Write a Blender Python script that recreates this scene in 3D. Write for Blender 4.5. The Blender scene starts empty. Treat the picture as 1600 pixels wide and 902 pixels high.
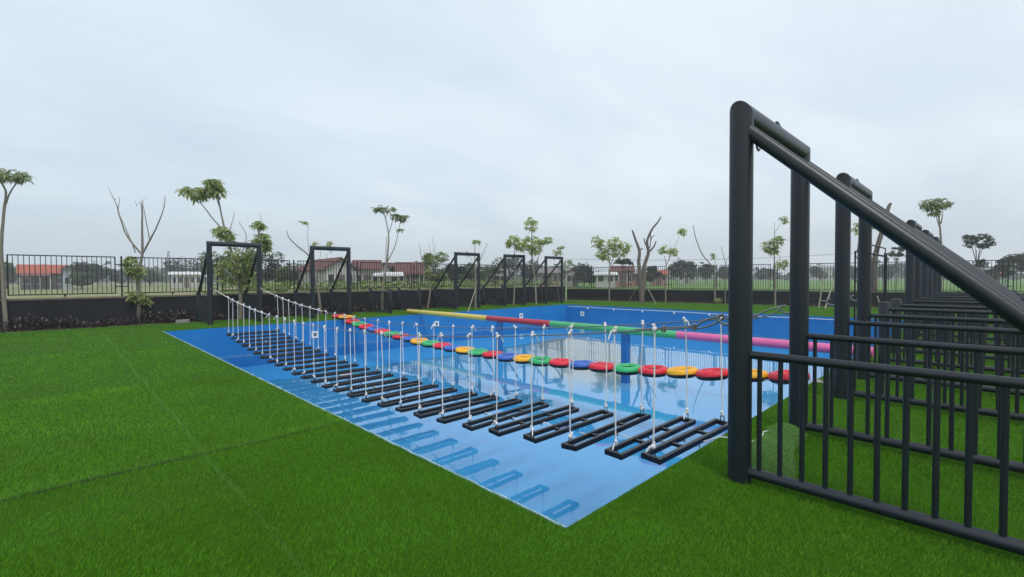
import bpy, math, random
import numpy as np
from mathutils import Vector, Matrix
R = math.radians
random.seed(7); rng = np.random.default_rng(7)
scene = bpy.context.scene
col = scene.collection

# ------------------------------------------------------------------ camera
PW, PH, F = 1600, 902, 729.538
def _basis(yaw, pitch, roll):
    y, p, r = R(yaw), R(pitch), R(roll)
    fw = Vector((math.sin(y)*math.cos(p), math.cos(y)*math.cos(p), math.sin(p)))
    rt = Vector((math.cos(y), -math.sin(y), 0)); up = rt.cross(fw)
    return fw, rt*math.cos(r)+up*math.sin(r), up*math.cos(r)-rt*math.sin(r)
FW, RT, UP = _basis(44.201, -1.292, -0.267)
EYE = Vector((0, 0, 1.6))
cd = bpy.data.cameras.new('camera'); cam = bpy.data.objects.new('camera', cd); col.objects.link(cam)
cd.sensor_width = 36; cd.lens = F/PW*36; cd.clip_start = 0.05; cd.clip_end = 6000
m = Matrix((RT, UP, -FW)).transposed().to_4x4(); m.translation = EYE; cam.matrix_world = m
scene.camera = cam

# ------------------------------------------------------------------ world and sun
SUN_EL, SUN_ROT = 58, 205           # elevation, azimuth (clockwise from +Y)
w = bpy.data.worlds.new('World'); scene.world = w; w.use_nodes = True
nt = w.node_tree; nt.nodes.clear()
def N(nt, t, **k):
    n = nt.nodes.new(t)
    for a, b in k.items():
        if a in ('loc',): continue
        if hasattr(n, a): setattr(n, a, b)
        else: n.inputs[a.replace('_', ' ')].default_value = b
    return n
def L(nt, a, b): nt.links.new(a, b)
def mathn(nt, op, a, b=None, clamp=False):
    n = nt.nodes.new('ShaderNodeMath'); n.operation = op; n.use_clamp = clamp
    for i, v in enumerate((a, b)):
        if v is None: continue
        if isinstance(v, (int, float)): n.inputs[i].default_value = v
        else: nt.links.new(v, n.inputs[i])
    return n.outputs[0]
def mixc(nt, f, a, b, bt='MIX'):
    n = nt.nodes.new('ShaderNodeMix'); n.data_type = 'RGBA'; n.blend_type = bt
    for s, v in ((0, f), (6, a), (7, b)):
        if isinstance(v, (int, float)): n.inputs[s].default_value = v
        elif isinstance(v, tuple): n.inputs[s].default_value = (*v, 1) if len(v) == 3 else v
        else: nt.links.new(v, n.inputs[s])
    return n.outputs[2]
def ramp(nt, fac, stops):
    n = nt.nodes.new('ShaderNodeValToRGB'); e = n.color_ramp.elements
    while len(e) > 1: e.remove(e[-1])
    for i, (p, c) in enumerate(stops):
        x = e[0] if i == 0 else e.new(p)
        x.position = p; x.color = (c, c, c, 1) if isinstance(c, (int, float)) else (*c, 1)
    if fac is not None: nt.links.new(fac, n.inputs[0])
    return n.outputs[0]
sky = N(nt, 'ShaderNodeTexSky', sky_type='NISHITA', sun_disc=False, sun_elevation=R(SUN_EL), sun_rotation=R(SUN_ROT))
sky.air_density = 1.3; sky.dust_density = 3.0
tc = nt.nodes.new('ShaderNodeTexCoord')
sep = nt.nodes.new('ShaderNodeSeparateXYZ'); L(nt, tc.outputs['Generated'], sep.inputs[0])
zc = mathn(nt, 'MAXIMUM', sep.outputs[2], 0.0)
den = mathn(nt, 'ADD', zc, 0.16)
cx = mathn(nt, 'DIVIDE', sep.outputs[0], den); cy = mathn(nt, 'DIVIDE', sep.outputs[1], den)
cmb = nt.nodes.new('ShaderNodeCombineXYZ'); L(nt, cx, cmb.inputs[0]); L(nt, cy, cmb.inputs[1])
mp = nt.nodes.new('ShaderNodeMapping'); L(nt, cmb.outputs[0], mp.inputs[0])
mp.inputs['Rotation'].default_value = (0, 0, R(44)); mp.inputs['Scale'].default_value = (0.55, 1.0, 1)
n1 = N(nt, 'ShaderNodeTexNoise', Scale=0.75, Detail=6.0, Roughness=0.52, Distortion=0.5); L(nt, mp.outputs[0], n1.inputs[0])
n2 = N(nt, 'ShaderNodeTexNoise', Scale=1.6, Detail=6.0, Roughness=0.5, Distortion=0.4); L(nt, mp.outputs[0], n2.inputs[0])
big = ramp(nt, n1.outputs[0], [(0.37, 0.0), (0.63, 1.0)])
fine = ramp(nt, n2.outputs[0], [(0.35, 0.0), (0.7, 1.0)])
low = ramp(nt, zc, [(0.0, 1.0), (0.16, 0.0)])
cl = mathn(nt, 'ADD', mathn(nt, 'MULTIPLY', big, 0.62), mathn(nt, 'MULTIPLY', fine, 0.38))
cloud = mixc(nt, cl, (5.2, 6.0, 6.8), (7.4, 7.85, 8.15))
horizon = mixc(nt, n1.outputs[0], (5.5, 6.2, 6.6), (6.4, 6.95, 7.15))
cloud = mixc(nt, mathn(nt, 'MULTIPLY', low, 0.65), cloud, horizon)
side = mathn(nt, 'ADD', mathn(nt, 'MULTIPLY', mathn(nt, 'SUBTRACT', sep.outputs[0], sep.outputs[1]), 0.55), 0.62, clamp=True)   # the cloud is thinner towards +X
side = mathn(nt, 'ADD', mathn(nt, 'MULTIPLY', side, 0.7), mathn(nt, 'MULTIPLY', zc, 0.5), clamp=True)
cloud = mixc(nt, side, (0.80, 0.87, 0.93), (1.0, 1.0, 1.0), 'MIX') if False else mixc(nt, 1.0, cloud, mixc(nt, side, (0.87, 0.92, 0.96), (1.0, 1.0, 1.0)), 'MULTIPLY')
skyc = mixc(nt, 0.90, sky.outputs[0], cloud)
bg = nt.nodes.new('ShaderNodeBackground'); bg.inputs[1].default_value = 0.1; L(nt, skyc, bg.inputs[0])
wo = nt.nodes.new('ShaderNodeOutputWorld'); L(nt, bg.outputs[0], wo.inputs[0])
sl = bpy.data.lights.new('sun', 'SUN'); sl.energy = 1.2; sl.angle = R(14); sl.color = (1, 0.95, 0.88)
so = bpy.data.objects.new('sun', sl); col.objects.link(so)
sd = Vector((math.sin(R(SUN_ROT))*math.cos(R(SUN_EL)), math.cos(R(SUN_ROT))*math.cos(R(SUN_EL)), math.sin(R(SUN_EL))))
so.rotation_euler = sd.to_track_quat('Z', 'Y').to_euler(); so.location = (0, 0, 30)
vs = scene.view_settings; vs.view_transform = 'Standard'; vs.look = 'None'; vs.exposure = 0.52; vs.gamma = 1
scene.render.engine = 'CYCLES'
scene.cycles.max_bounces = 6; scene.cycles.transparent_max_bounces = 12; scene.cycles.volume_bounces = 0

# ------------------------------------------------------------------ pixel helpers (photo measurement -> world point)
def ray(px, py): return FW + RT*((px-PW/2)/F) + UP*((PH/2-py)/F)
def gnd(px, py, z=0.0):
    d = ray(px, py); t = (z-EYE.z)/d.z; return EYE+d*t
def atd(px, py, depth): return EYE + ray(px, py)*depth
def depth_of(p): return (Vector(p)-EYE).dot(FW)
def base_at(px, depth):
    """point on the ground below image column px at that depth"""
    p = atd(px, 440, depth); return Vector((p.x, p.y, 0))

# ------------------------------------------------------------------ mesh helpers
def tag(o, label=None, cat=None, group=None, kind=None):
    if label: o['label'] = label
    if cat: o['category'] = cat
    if group: o['group'] = group
    if kind: o['kind'] = kind
    return o
def empty(name, loc, rz=0.0):
    o = bpy.data.objects.new(name, None); col.objects.link(o); o.location = loc; o.rotation_euler = (0, 0, rz)
    o.empty_display_size = 0.2
    return o
class MB:
    def __init__(s): s.v = []; s.f = []; s.sm = []
    def add(s, vs, fs, smooth=False):
        n = len(s.v); s.v += [tuple(v) for v in vs]; s.f += [tuple(i+n for i in f) for f in fs]; s.sm += [smooth]*len(fs)
    def box(s, lo, hi, M=None):
        x0, y0, z0 = lo; x1, y1, z1 = hi
        v = [Vector(p) for p in ((x0,y0,z0),(x1,y0,z0),(x1,y1,z0),(x0,y1,z0),(x0,y0,z1),(x1,y0,z1),(x1,y1,z1),(x0,y1,z1))]
        if M is not None: v = [M @ p for p in v]
        s.add(v, [(3,2,1,0),(4,5,6,7),(0,1,5,4),(1,2,6,5),(2,3,7,6),(3,0,4,7)])
    def cbox(s, lo, hi, c=0.006, M=None):
        """box with chamfered edges"""
        x0, y0, z0 = lo; x1, y1, z1 = hi; v = []
        for z, k in ((z0, c), (z0+c, 0), (z1-c, 0), (z1, c)):
            v += [Vector(p) for p in ((x0+k+c,y0+k,z),(x1-k-c,y0+k,z),(x1-k,y0+k+c,z),(x1-k,y1-k-c,z),(x1-k-c,y1-k,z),(x0+k+c,y1-k,z),(x0+k,y1-k-c,z),(x0+k,y0+k+c,z))]
        if M is not None: v = [M @ p for p in v]
        f = [tuple(range(7, -1, -1)), tuple(range(24, 32))]
        for r in range(3):
            for i in range(8): f.append((r*8+i, r*8+(i+1) % 8, (r+1)*8+(i+1) % 8, (r+1)*8+i))
        s.add(v, f)
    def tube(s, pts, rad, n=10, caps=True, round_caps=0):
        pts = [Vector(p) for p in pts]
        if isinstance(rad, (int, float)): rad = [rad]*len(pts)
        if round_caps:
            d0 = (pts[0]-pts[1]).normalized(); d1 = (pts[-1]-pts[-2]).normalized(); c = round_caps
            pts = [pts[0]]+[pts[0]-d0*c*0.3, pts[0]-d0*c]+pts[1:-1]+[pts[-1]-d1*c, pts[-1]-d1*c*0.3]+[pts[-1]]
            rad = [rad[0]-c]+[rad[0]-c*0.3, rad[0]]+list(rad[1:-1])+[rad[-1], rad[-1]-c*0.3]+[rad[-1]-c]
        rings = []; up = None; verts = []
        for i, p in enumerate(pts):
            d = (pts[min(i+1, len(pts)-1)]-pts[max(i-1, 0)]).normalized()
            if up is None: up = Vector((0, 0, 1)) if abs(d.z) < 0.9 else Vector((1, 0, 0))
            a = d.cross(up).normalized(); b = a.cross(d).normalized(); up = b
            for k in range(n):
                t = 2*math.pi*k/n; verts.append(p+(a*math.cos(t)+b*math.sin(t))*rad[i])
        f = []
        for i in range(len(pts)-1):
            for k in range(n): f.append((i*n+k, i*n+(k+1) % n, (i+1)*n+(k+1) % n, (i+1)*n+k))
        s.add(verts, f, True)
        if caps:
            e = len(verts)
            s.add(verts[:n], [tuple(range(n-1, -1, -1))]); s.add(verts[e-n:], [tuple(range(n))])
    def torus(s, R0, r, n=32, k=12, M=None, a0=0.0, a1=360.0, zs=1.0):
        """ring; a0..a1 = part of the tube's own section"""
        full = (a1-a0) >= 359.9; kk = k if full else k+1; v = []; f = []
        for i in range(n):
            t = 2*math.pi*i/n
            for j in range(kk):
                q = R(a0+(a1-a0)*j/k); rr = R0+r*math.cos(q)
                v.append(Vector((rr*math.cos(t), rr*math.sin(t), r*math.sin(q)*zs)))
        if M is not None: v = [M @ p for p in v]
        for i in range(n):
            for j in range(k):
                j2 = (j+1) % kk; i2 = (i+1) % n; f.append((i*kk+j, i2*kk+j, i2*kk+j2, i*kk+j2))
        s.add(v, f, True)
    def blob(s, c, r, seed=0, n=6, k=8, jit=0.2):
        rr = random.Random(seed); c = Vector(c); v = [c+Vector((0, 0, -r[2]))]
        for i in range(1, n):
            for j in range(k):
                a = math.pi*i/n; b = 2*math.pi*j/k; q = 1+rr.uniform(-jit, jit)
                v.append(c+Vector((r[0]*math.sin(a)*math.cos(b)*q, r[1]*math.sin(a)*math.sin(b)*q, -r[2]*math.cos(a)*q)))
        v.append(c+Vector((0, 0, r[2]))); f = []
        for j in range(k): f.append((0, 1+(j+1) % k, 1+j))
        for i in range(n-2):
            for j in range(k): f.append((1+i*k+j, 1+i*k+(j+1) % k, 1+(i+1)*k+(j+1) % k, 1+(i+1)*k+j))
        e = len(v)-1
        for j in range(k): f.append((e, 1+(n-2)*k+j, 1+(n-2)*k+(j+1) % k))
        s.add(v, f, True)
    def build(s, name, mat, parent=None, mats=None):
        me = bpy.data.meshes.new(name); me.from_pydata(s.v, [], s.f)
        me.polygons.foreach_set('use_smooth', s.sm); me.materials.append(mat); me.update()
        o = bpy.data.objects.new(name, me); col.objects.link(o)
        if parent: o.parent = parent
        return o
def children(o): return [c for c in bpy.data.objects if c.parent == o]
def copy_tree(o, parent=None, kids=None):
    if kids is None:
        kids = {}
        for c in bpy.data.objects:
            if c.parent: kids.setdefault(c.parent.name, []).append(c)
    c = o.copy(); col.objects.link(c)
    if parent is not None: c.parent = parent
    for ch in kids.get(o.name, []): copy_tree(ch, c, kids)
    return c
def struct(name, mb, mat): return tag(mb.build(name, mat), kind='structure')

# ------------------------------------------------------------------ materials
def mat(name, base, rough=0.6, spec=0.4, metal=0.0, var=0.0, vscale=8.0, col2=None, bump=0.0, bscale=40.0, detail=4.0, fn=None, obj_var=0.0):
    m = bpy.data.materials.new(name); m.use_nodes = True; t = m.node_tree; b = t.nodes['Principled BSDF']
    b.inputs['Base Color'].default_value = (*base, 1); b.inputs['Roughness'].default_value = rough
    b.inputs['Specular IOR Level'].default_value = spec; b.inputs['Metallic'].default_value = metal
    tc = t.nodes.new('ShaderNodeTexCoord'); c = None
    if col2 or var:
        n = N(t, 'ShaderNodeTexNoise', Scale=vscale, Detail=detail, Roughness=0.6); L(t, tc.outputs['Object'], n.inputs[0])
        f = ramp(t, n.outputs[0], [(0.32, 0.0), (0.68, 1.0)])
        c2 = col2 or tuple(x*(1-var) for x in base); c = mixc(t, f, base, c2)
    if obj_var:
        oi = t.nodes.new('ShaderNodeObjectInfo'); hs = t.nodes.new('ShaderNodeHueSaturation')
        L(t, mathn(t, 'ADD', mathn(t, 'MULTIPLY', oi.outputs['Random'], obj_var), 1-obj_var/2), hs.inputs['Value'])
        if c is None: hs.inputs['Color'].default_value = (*base, 1)
        else: L(t, c, hs.inputs['Color'])
        c = hs.outputs[0]
    if c is not None: L(t, c, b.inputs['Base Color'])
    if bump:
        n = N(t, 'ShaderNodeTexNoise', Scale=bscale, Detail=3.0); L(t, tc.outputs['Object'], n.inputs[0])
        bp = t.nodes.new('ShaderNodeBump'); bp.inputs['Strength'].default_value = bump; bp.inputs['Distance'].default_value = 0.01
        L(t, n.outputs[0], bp.inputs['Height']); L(t, bp.outputs[0], b.inputs['Normal'])
    if fn: fn(t, b, tc)
    return m
paint = mat('dark_paint', (0.008, 0.0135, 0.021), rough=0.40, spec=0.5, var=0.25, vscale=3.0, bump=0.05, bscale=60)
fence_paint = mat('fence_paint', (0.012, 0.015, 0.018), rough=0.5)
step_paint = mat('step_paint', (0.010, 0.012, 0.015), rough=0.38, spec=0.5, var=0.4, vscale=6, obj_var=0.3)
rope_white = mat('white_rope', (0.84, 0.84, 0.83), rough=0.85, spec=0.2, var=0.25, vscale=60, bump=0.6, bscale=220)
rope_dark = mat('dark_cable', (0.15, 0.165, 0.18), rough=0.4, metal=0.3)
steel = mat('galvanised_steel', (0.28, 0.30, 0.32), rough=0.38, metal=0.8, var=0.4, vscale=30)
black_rubber = mat('black_rubber', (0.010, 0.010, 0.012), rough=0.6)
black_wall = mat('black_wall_paint', (0.0095, 0.0105, 0.014), rough=0.75, spec=0.25, col2=(0.016, 0.016, 0.019), vscale=1.2, bump=0.15, bscale=20)
concrete = mat('concrete_cap', (0.20, 0.16, 0.12), rough=0.9, col2=(0.12, 0.10, 0.08), vscale=5, bump=0.3)
green_cap = mat('mossy_cap', (0.12, 0.17, 0.09), rough=0.9, col2=(0.09, 0.12, 0.07), vscale=4)
coping = mat('pool_coping', (0.42, 0.55, 0.60), rough=0.7, col2=(0.20, 0.40, 0.55), vscale=3.5, detail=8)
bark_pale = mat('pale_bark', (0.26, 0.23, 0.185), rough=0.9, col2=(0.15, 0.14, 0.11), vscale=14, bump=0.6, bscale=30)
bark_dark = mat('grey_bark', (0.17, 0.145, 0.125), rough=0.9, col2=(0.09, 0.08, 0.07), vscale=10, bump=0.8, bscale=25)
bamboo = mat('bamboo', (0.36, 0.34, 0.24), rough=0.7, var=0.3, vscale=6)
def mk_pool(base, col2):
    def fn(t, b, tc):
        n = N(t, 'ShaderNodeTexNoise', Scale=0.55, Detail=7.0, Roughness=0.65); L(t, tc.outputs['Object'], n.inputs[0])
        c = mixc(t, ramp(t, n.outputs[0], [(0.35, 0.0), (0.7, 1.0)]), base, col2)
        # light silt lying in patches on the bottom
        s = t.nodes.new('ShaderNodeSeparateXYZ'); L(t, tc.outputs['Object'], s.inputs[0])
        def patch(cx, cy, rx, ry, ang=0):
            ax = mathn(t, 'SUBTRACT', s.outputs[0], cx); ay = mathn(t, 'SUBTRACT', s.outputs[1], cy); ca, sa = math.cos(R(ang)), math.sin(R(ang))
            dx = mathn(t, 'DIVIDE', mathn(t, 'SUBTRACT', mathn(t, 'MULTIPLY', ax, ca), mathn(t, 'MULTIPLY', ay, sa)), rx)
            dy = mathn(t, 'DIVIDE', mathn(t, 'ADD', mathn(t, 'MULTIPLY', ax, sa), mathn(t, 'MULTIPLY', ay, ca)), ry)
            d = mathn(t, 'ADD', mathn(t, 'MULTIPLY', dx, dx), mathn(t, 'MULTIPLY', dy, dy))
            return mathn(t, 'SUBTRACT', 1.0, d, clamp=True)
        pt = mathn(t, 'MAXIMUM', mathn(t, 'MULTIPLY', patch(3.6, 2.8, 1.5, 1.2), 0.25), mathn(t, 'MULTIPLY', patch(14.9, 11.3, 2.3, 6.5, 46), 1.0))
        n2 = N(t, 'ShaderNodeTexNoise', Scale=1.6, Detail=8.0, Roughness=0.7); L(t, tc.outputs['Object'], n2.inputs[0])
        pf = mathn(t, 'MULTIPLY', mathn(t, 'MULTIPLY', pt, 1.8, clamp=True), ramp(t, n2.outputs[0], [(0.3, 0.35), (0.65, 1.0)]))
        c = mixc(t, pf, c, (0.50, 0.45, 0.38)); L(t, c, b.inputs['Base Color'])
    return fn
def wall_scum(t, b, tc):
    n = N(t, 'ShaderNodeTexNoise', Scale=0.8, Detail=6.0); L(t, tc.outputs['Object'], n.inputs[0])
    c = mixc(t, ramp(t, n.outputs[0], [(0.35, 0.0), (0.65, 1.0)]), (0.003, 0.155, 0.44), (0.006, 0.180, 0.48))
    mp = t.nodes.new('ShaderNodeMapping'); mp.inputs['Scale'].default_value = (6, 6, 0.5); L(t, tc.outputs['Object'], mp.inputs[0])
    n2 = N(t, 'ShaderNodeTexNoise', Scale=1.0, Detail=5.0); L(t, mp.outputs[0], n2.inputs[0])       # rain streaks
    c = mixc(t, mathn(t, 'MULTIPLY', ramp(t, n2.outputs[0], [(0.5, 0.0), (0.75, 1.0)]), 0.22), c, (0.05, 0.22, 0.40))
    s = t.nodes.new('ShaderNodeSeparateXYZ'); L(t, tc.outputs['Object'], s.inputs[0])
    band = mathn(t, 'SUBTRACT', 1.0, mathn(t, 'DIVIDE', mathn(t, 'ABSOLUTE', mathn(t, 'SUBTRACT', s.outputs[2], WL_+0.015)), 0.035), clamp=True)
    c = mixc(t, mathn(t, 'MULTIPLY', band, mathn(t, 'ADD', mathn(t, 'MULTIPLY', n2.outputs[0], 0.6), 0.1)), c, (0.22, 0.33, 0.34)); L(t, c, b.inputs['Base Color'])
WL_ = -1.02
pool_wall_m = mat('pool_wall_paint', (0.003, 0.15, 0.44), rough=0.45, spec=0.3, fn=wall_scum)
pool_floor_m = mat('pool_floor_paint', (0.03, 0.25, 0.62), rough=0.5, spec=0.2, fn=mk_pool((0.07, 0.40, 0.72), (0.09, 0.44, 0.74)))
def mk_turf(t, b, tc):
    n = N(t, 'ShaderNodeTexNoise', Scale=55.0, Detail=4.0, Roughness=0.7); L(t, tc.outputs['Object'], n.inputs[0])
    n2 = N(t, 'ShaderNodeTexNoise', Scale=0.7, Detail=4.0); L(t, tc.outputs['Object'], n2.inputs[0])
    c = mixc(t, ramp(t, n.outputs[0], [(0.3, 0.0), (0.7, 1.0)]), (0.022, 0.075, 0.003), (0.055, 0.165, 0.007))
    c = mixc(t, mathn(t, 'MULTIPLY', ramp(t, n2.outputs[0], [(0.35, 0.0), (0.65, 1.0)]), 0.35), c, (0.045, 0.13, 0.006))
    L(t, c, b.inputs['Base Color'])
    n3 = N(t, 'ShaderNodeTexNoise', Scale=90.0, Detail=2.0); L(t, tc.outputs['Object'], n3.inputs[0])
    bp = t.nodes.new('ShaderNodeBump'); bp.inputs['Strength'].default_value = 0.9; bp.inputs['Distance'].default_value = 0.03
    L(t, n3.outputs[0], bp.inputs['Height']); L(t, bp.outputs[0], b.inputs['Normal'])
turf_m = mat('turf_backing', (0.05, 0.17, 0.01), rough=0.95, spec=0.1, fn=mk_turf)
def mk_field(t, b, tc):
    n = N(t, 'ShaderNodeTexNoise', Scale=0.16, Detail=8.0, Roughness=0.65); L(t, tc.outputs['Object'], n.inputs[0])
    n2 = N(t, 'ShaderNodeTexNoise', Scale=2.2, Detail=6.0, Roughness=0.7); L(t, tc.outputs['Object'], n2.inputs[0])
    s = t.nodes.new('ShaderNodeSeparateXYZ'); L(t, tc.outputs['Object'], s.inputs[0])
    # dry stubble on one side, green paddies on the other
    f = mathn(t, 'DIVIDE', mathn(t, 'SUBTRACT', s.outputs[0], 24.0), 20.0, clamp=True)
    dry = mixc(t, ramp(t, n.outputs[0], [(0.38, 0.0), (0.6, 1.0)]), (0.30, 0.27, 0.15), (0.17, 0.22, 0.08))
    grn = mixc(t, ramp(t, n.outputs[0], [(0.38, 0.0), (0.6, 1.0)]), (0.10, 0.21, 0.05), (0.15, 0.26, 0.08))
    c = mixc(t, f, dry, grn)
    c = mixc(t, mathn(t, 'MULTIPLY', ramp(t, n2.outputs[0], [(0.35, 0.0), (0.7, 1.0)]), 0.35), c, (0.12, 0.13, 0.06))
    L(t, c, b.inputs['Base Color'])
field_m = mat('field', (0.2, 0.2, 0.1), rough=1.0, spec=0.1, fn=mk_field)
soil_m = mat('soil', (0.30, 0.25, 0.19), rough=1.0, spec=0.1, col2=(0.15, 0.12, 0.10), vscale=3, bump=0.8, bscale=20)
def water_mat():
    m = bpy.data.materials.new('pool_water'); m.use_nodes = True; t = m.node_tree; t.nodes.clear()
    fr = N(t, 'ShaderNodeFresnel', IOR=1.5)
    tr = t.nodes.new('ShaderNodeBsdfTransparent'); tr.inputs[0].default_value = (0.90, 0.965, 1.0, 1)
    gl = t.nodes.new('ShaderNodeBsdfGlossy'); gl.inputs[0].default_value = (1, 1, 1, 1); gl.inputs['Roughness'].default_value = 0.012
    mx = t.nodes.new('ShaderNodeMixShader'); o = t.nodes.new('ShaderNodeOutputMaterial')
    tc = t.nodes.new('ShaderNodeTexCoord'); n = N(t, 'ShaderNodeTexNoise', Scale=2.6, Detail=2.0); L(t, tc.outputs['Object'], n.inputs[0])
    bp = t.nodes.new('ShaderNodeBump'); bp.inputs['Strength'].default_value = 0.07; bp.inputs['Distance'].default_value = 0.02
    L(t, n.outputs[0], bp.inputs['Height'])
    L(t, bp.outputs[0], gl.inputs['Normal']); L(t, bp.outputs[0], fr.inputs['Normal'])
    L(t, mathn(t, 'MULTIPLY', fr.outputs[0], 1.1, clamp=True), mx.inputs[0])
    L(t, tr.outputs[0], mx.inputs[1]); L(t, gl.outputs[0], mx.inputs[2]); L(t, mx.outputs[0], o.inputs[0])
    return m
def leaf_mat(name, a, b_, trans=0.35, gloss=0.06, patchy=0.0):
    m = bpy.data.materials.new(name); m.use_nodes = True; t = m.node_tree; t.nodes.clear()
    g = t.nodes.new('ShaderNodeNewGeometry'); c = mixc(t, g.outputs['Random Per Island'], a, b_)
    if patchy:
        tc = t.nodes.new('ShaderNodeTexCoord'); n = N(t, 'ShaderNodeTexNoise', Scale=0.9, Detail=5.0, Roughness=0.6); L(t, tc.outputs['Object'], n.inputs[0])
        hs = t.nodes.new('ShaderNodeHueSaturation'); L(t, c, hs.inputs['Color'])
        L(t, mathn(t, 'ADD', mathn(t, 'MULTIPLY', ramp(t, n.outputs[0], [(0.3, 0.0), (0.7, 1.0)]), patchy), 1-patchy/2), hs.inputs['Value']); c = hs.outputs[0]
    d = t.nodes.new('ShaderNodeBsdfDiffuse'); L(t, c, d.inputs[0]); tl = t.nodes.new('ShaderNodeBsdfTranslucent'); L(t, c, tl.inputs[0])
    mx = t.nodes.new('ShaderNodeMixShader'); mx.inputs[0].default_value = trans
    L(t, d.outputs[0], mx.inputs[1]); L(t, tl.outputs[0], mx.inputs[2])
    gl = t.nodes.new('ShaderNodeBsdfGlossy'); gl.inputs['Roughness'].default_value = 0.45; m2 = t.nodes.new('ShaderNodeMixShader'); m2.inputs[0].default_value = gloss
    L(t, mx.outputs[0], m2.inputs[1]); L(t, gl.outputs[0], m2.inputs[2])
    o = t.nodes.new('ShaderNodeOutputMaterial'); L(t, m2.outputs[0], o.inputs[0]); return m
leaf_fresh = leaf_mat('fresh_leaf', (0.24, 0.34, 0.06), (0.52, 0.58, 0.18), .58)
leaf_mid = leaf_mat('mid_leaf', (0.17, 0.25, 0.06), (0.44, 0.50, 0.18), .58)
leaf_dull = leaf_mat('dull_leaf', (0.13, 0.18, 0.075), (0.34, 0.39, 0.19), .55)
leaf_bgd = leaf_mat('far_dark_leaf', (0.022, 0.042, 0.018), (0.055, 0.085, 0.035), 0.2)
leaf_bgm = leaf_mat('far_mid_leaf', (0.06, 0.11, 0.035), (0.15, 0.21, 0.07), 0.35)
leaf_bgy = leaf_mat('far_yellow_leaf', (0.12, 0.19, 0.045), (0.26, 0.32, 0.09), 0.4)
leaf_purple = leaf_mat('purple_leaf', (0.020, 0.012, 0.016), (0.060, 0.042, 0.045), 0.15)
grass_m = leaf_mat('turf_blade', (0.038, 0.140, 0.003), (0.180, 0.450, 0.017), 0.42, 0.015, 0.42)
seam_m = leaf_mat('seam_thread', (0.09, 0.25, 0.03), (0.15, 0.33, 0.06), 0.3, 0.02)

# ------------------------------------------------------------------ ground, turf, pool
X0, X1, Y0, Y1 = 2.296, 21.88, 1.879, 17.80          # the basin's four sides
WL, FL_ = -1.02, -1.40                               # water level, basin floor
SY_ = 4.99
TY = 20.92                                           # far edge of the turf on the left side
def wall_x(y): return 27.0 + (22.0-y)*0.2045         # slanting right-hand boundary wall
def turf_x(y): return wall_x(y)-0.92
def ring(z, a, b, c, d, hx0, hx1, hy0, hy1):
    mb = MB()
    v = [(a,c,z),(hx0,c,z),(hx1,c,z),(b,c,z),(a,hy0,z),(hx0,hy0,z),(hx1,hy0,z),(b,hy0,z),(a,hy1,z),(hx0,hy1,z),(hx1,hy1,z),(b,hy1,z),(a,d,z),(hx0,d,z),(hx1,d,z),(b,d,z)]
    f = [(r*4+i, r*4+i+1, r*4+i+5, r*4+i+4) for r in range(3) for i in range(3) if not (r == 1 and i == 1)]
    mb.add(v, f); return mb
struct('ground', ring(-0.05, -3000, 3000, -3000, 3000, X0-0.15, X1+0.15, Y0-0.15, Y1+0.15), field_m)
mb = MB(); e = -14
v = [(-34,e),(X0,e),(X1,e),(turf_x(e),e),(-34,Y0),(X0,Y0),(X1,Y0),(turf_x(Y0),Y0),(-34,Y1),(X0,Y1),(X1,Y1),(turf_x(Y1),Y1),(-34,TY),(X0,TY),(X1,TY),(turf_x(TY),TY)]
f = [(r*4+i, r*4+i+1, r*4+i+5, r*4+i+4) for r in range(3) for i in range(3) if not (r == 1 and i == 1)]
mb.add([(x, y, 0) for x, y in v], f)
for i in (0, 1, 2): mb.add([(*v[12+i], 0), (*v[13+i], 0), (*v[13+i], -0.048), (*v[12+i], -0.048)], [(3, 2, 1, 0)])
for i in (3, 7, 11): mb.add([(*v[i], 0), (*v[i+4], 0), (*v[i+4], -0.048), (*v[i], -0.048)], [(0, 1, 2, 3)])
struct('turf', mb, turf_m)
mb = MB()   # planting bed soil, left and right
mb.add([(-34, TY-0.05, -0.03), (26.6, TY-0.05, -0.03), (27.2, 22.1, -0.03), (-34, 22.1, -0.03)], [(0, 1, 2, 3)])
mb.add([(turf_x(e)-0.05, e, -0.03), (wall_x(e)+0.1, e, -0.03), (wall_x(22.0)+0.1, 22.0, -0.026), (turf_x(22.0)-0.05, 22.0, -0.026)], [(0, 1, 2, 3)])
struct('planting_bed', mb, soil_m)
mb = MB()   # basin walls (real thickness) and rim
t_ = 0.12
for lo, hi in (((X0-t_, Y0-t_), (X0, Y1+t_)), ((X1, Y0-t_), (X1+t_, Y1+t_)), ((X0, Y0-t_), (X1, Y0)), ((X0, Y1), (X1, Y1+t_))):
    mb.box((*lo, FL_-0.1), (*hi, -0.004))
struct('pool_wall', mb, pool_wall_m)
mb = MB(); mb.add([(X0, Y0, FL_), (X1, Y0, FL_), (X1, Y1, FL_), (X0, Y1, FL_)], [(0, 1, 2, 3)]); struct('pool_floor', mb, pool_floor_m)
mb = MB(); g_ = 0.002
nxw, nyw = 40, 32
mb.add([(X0+g_+(X1-X0-2*g_)*i/nxw, Y0+g_+(Y1-Y0-2*g_)*j/nyw, WL) for j in range(nyw+1) for i in range(nxw+1)],
       [(j*(nxw+1)+i, j*(nxw+1)+i+1, (j+1)*(nxw+1)+i+1, (j+1)*(nxw+1)+i) for j in range(nyw) for i in range(nxw)], True)
struct('water', mb, water_mat())
mb = MB()   # pale rim of the basin
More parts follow.
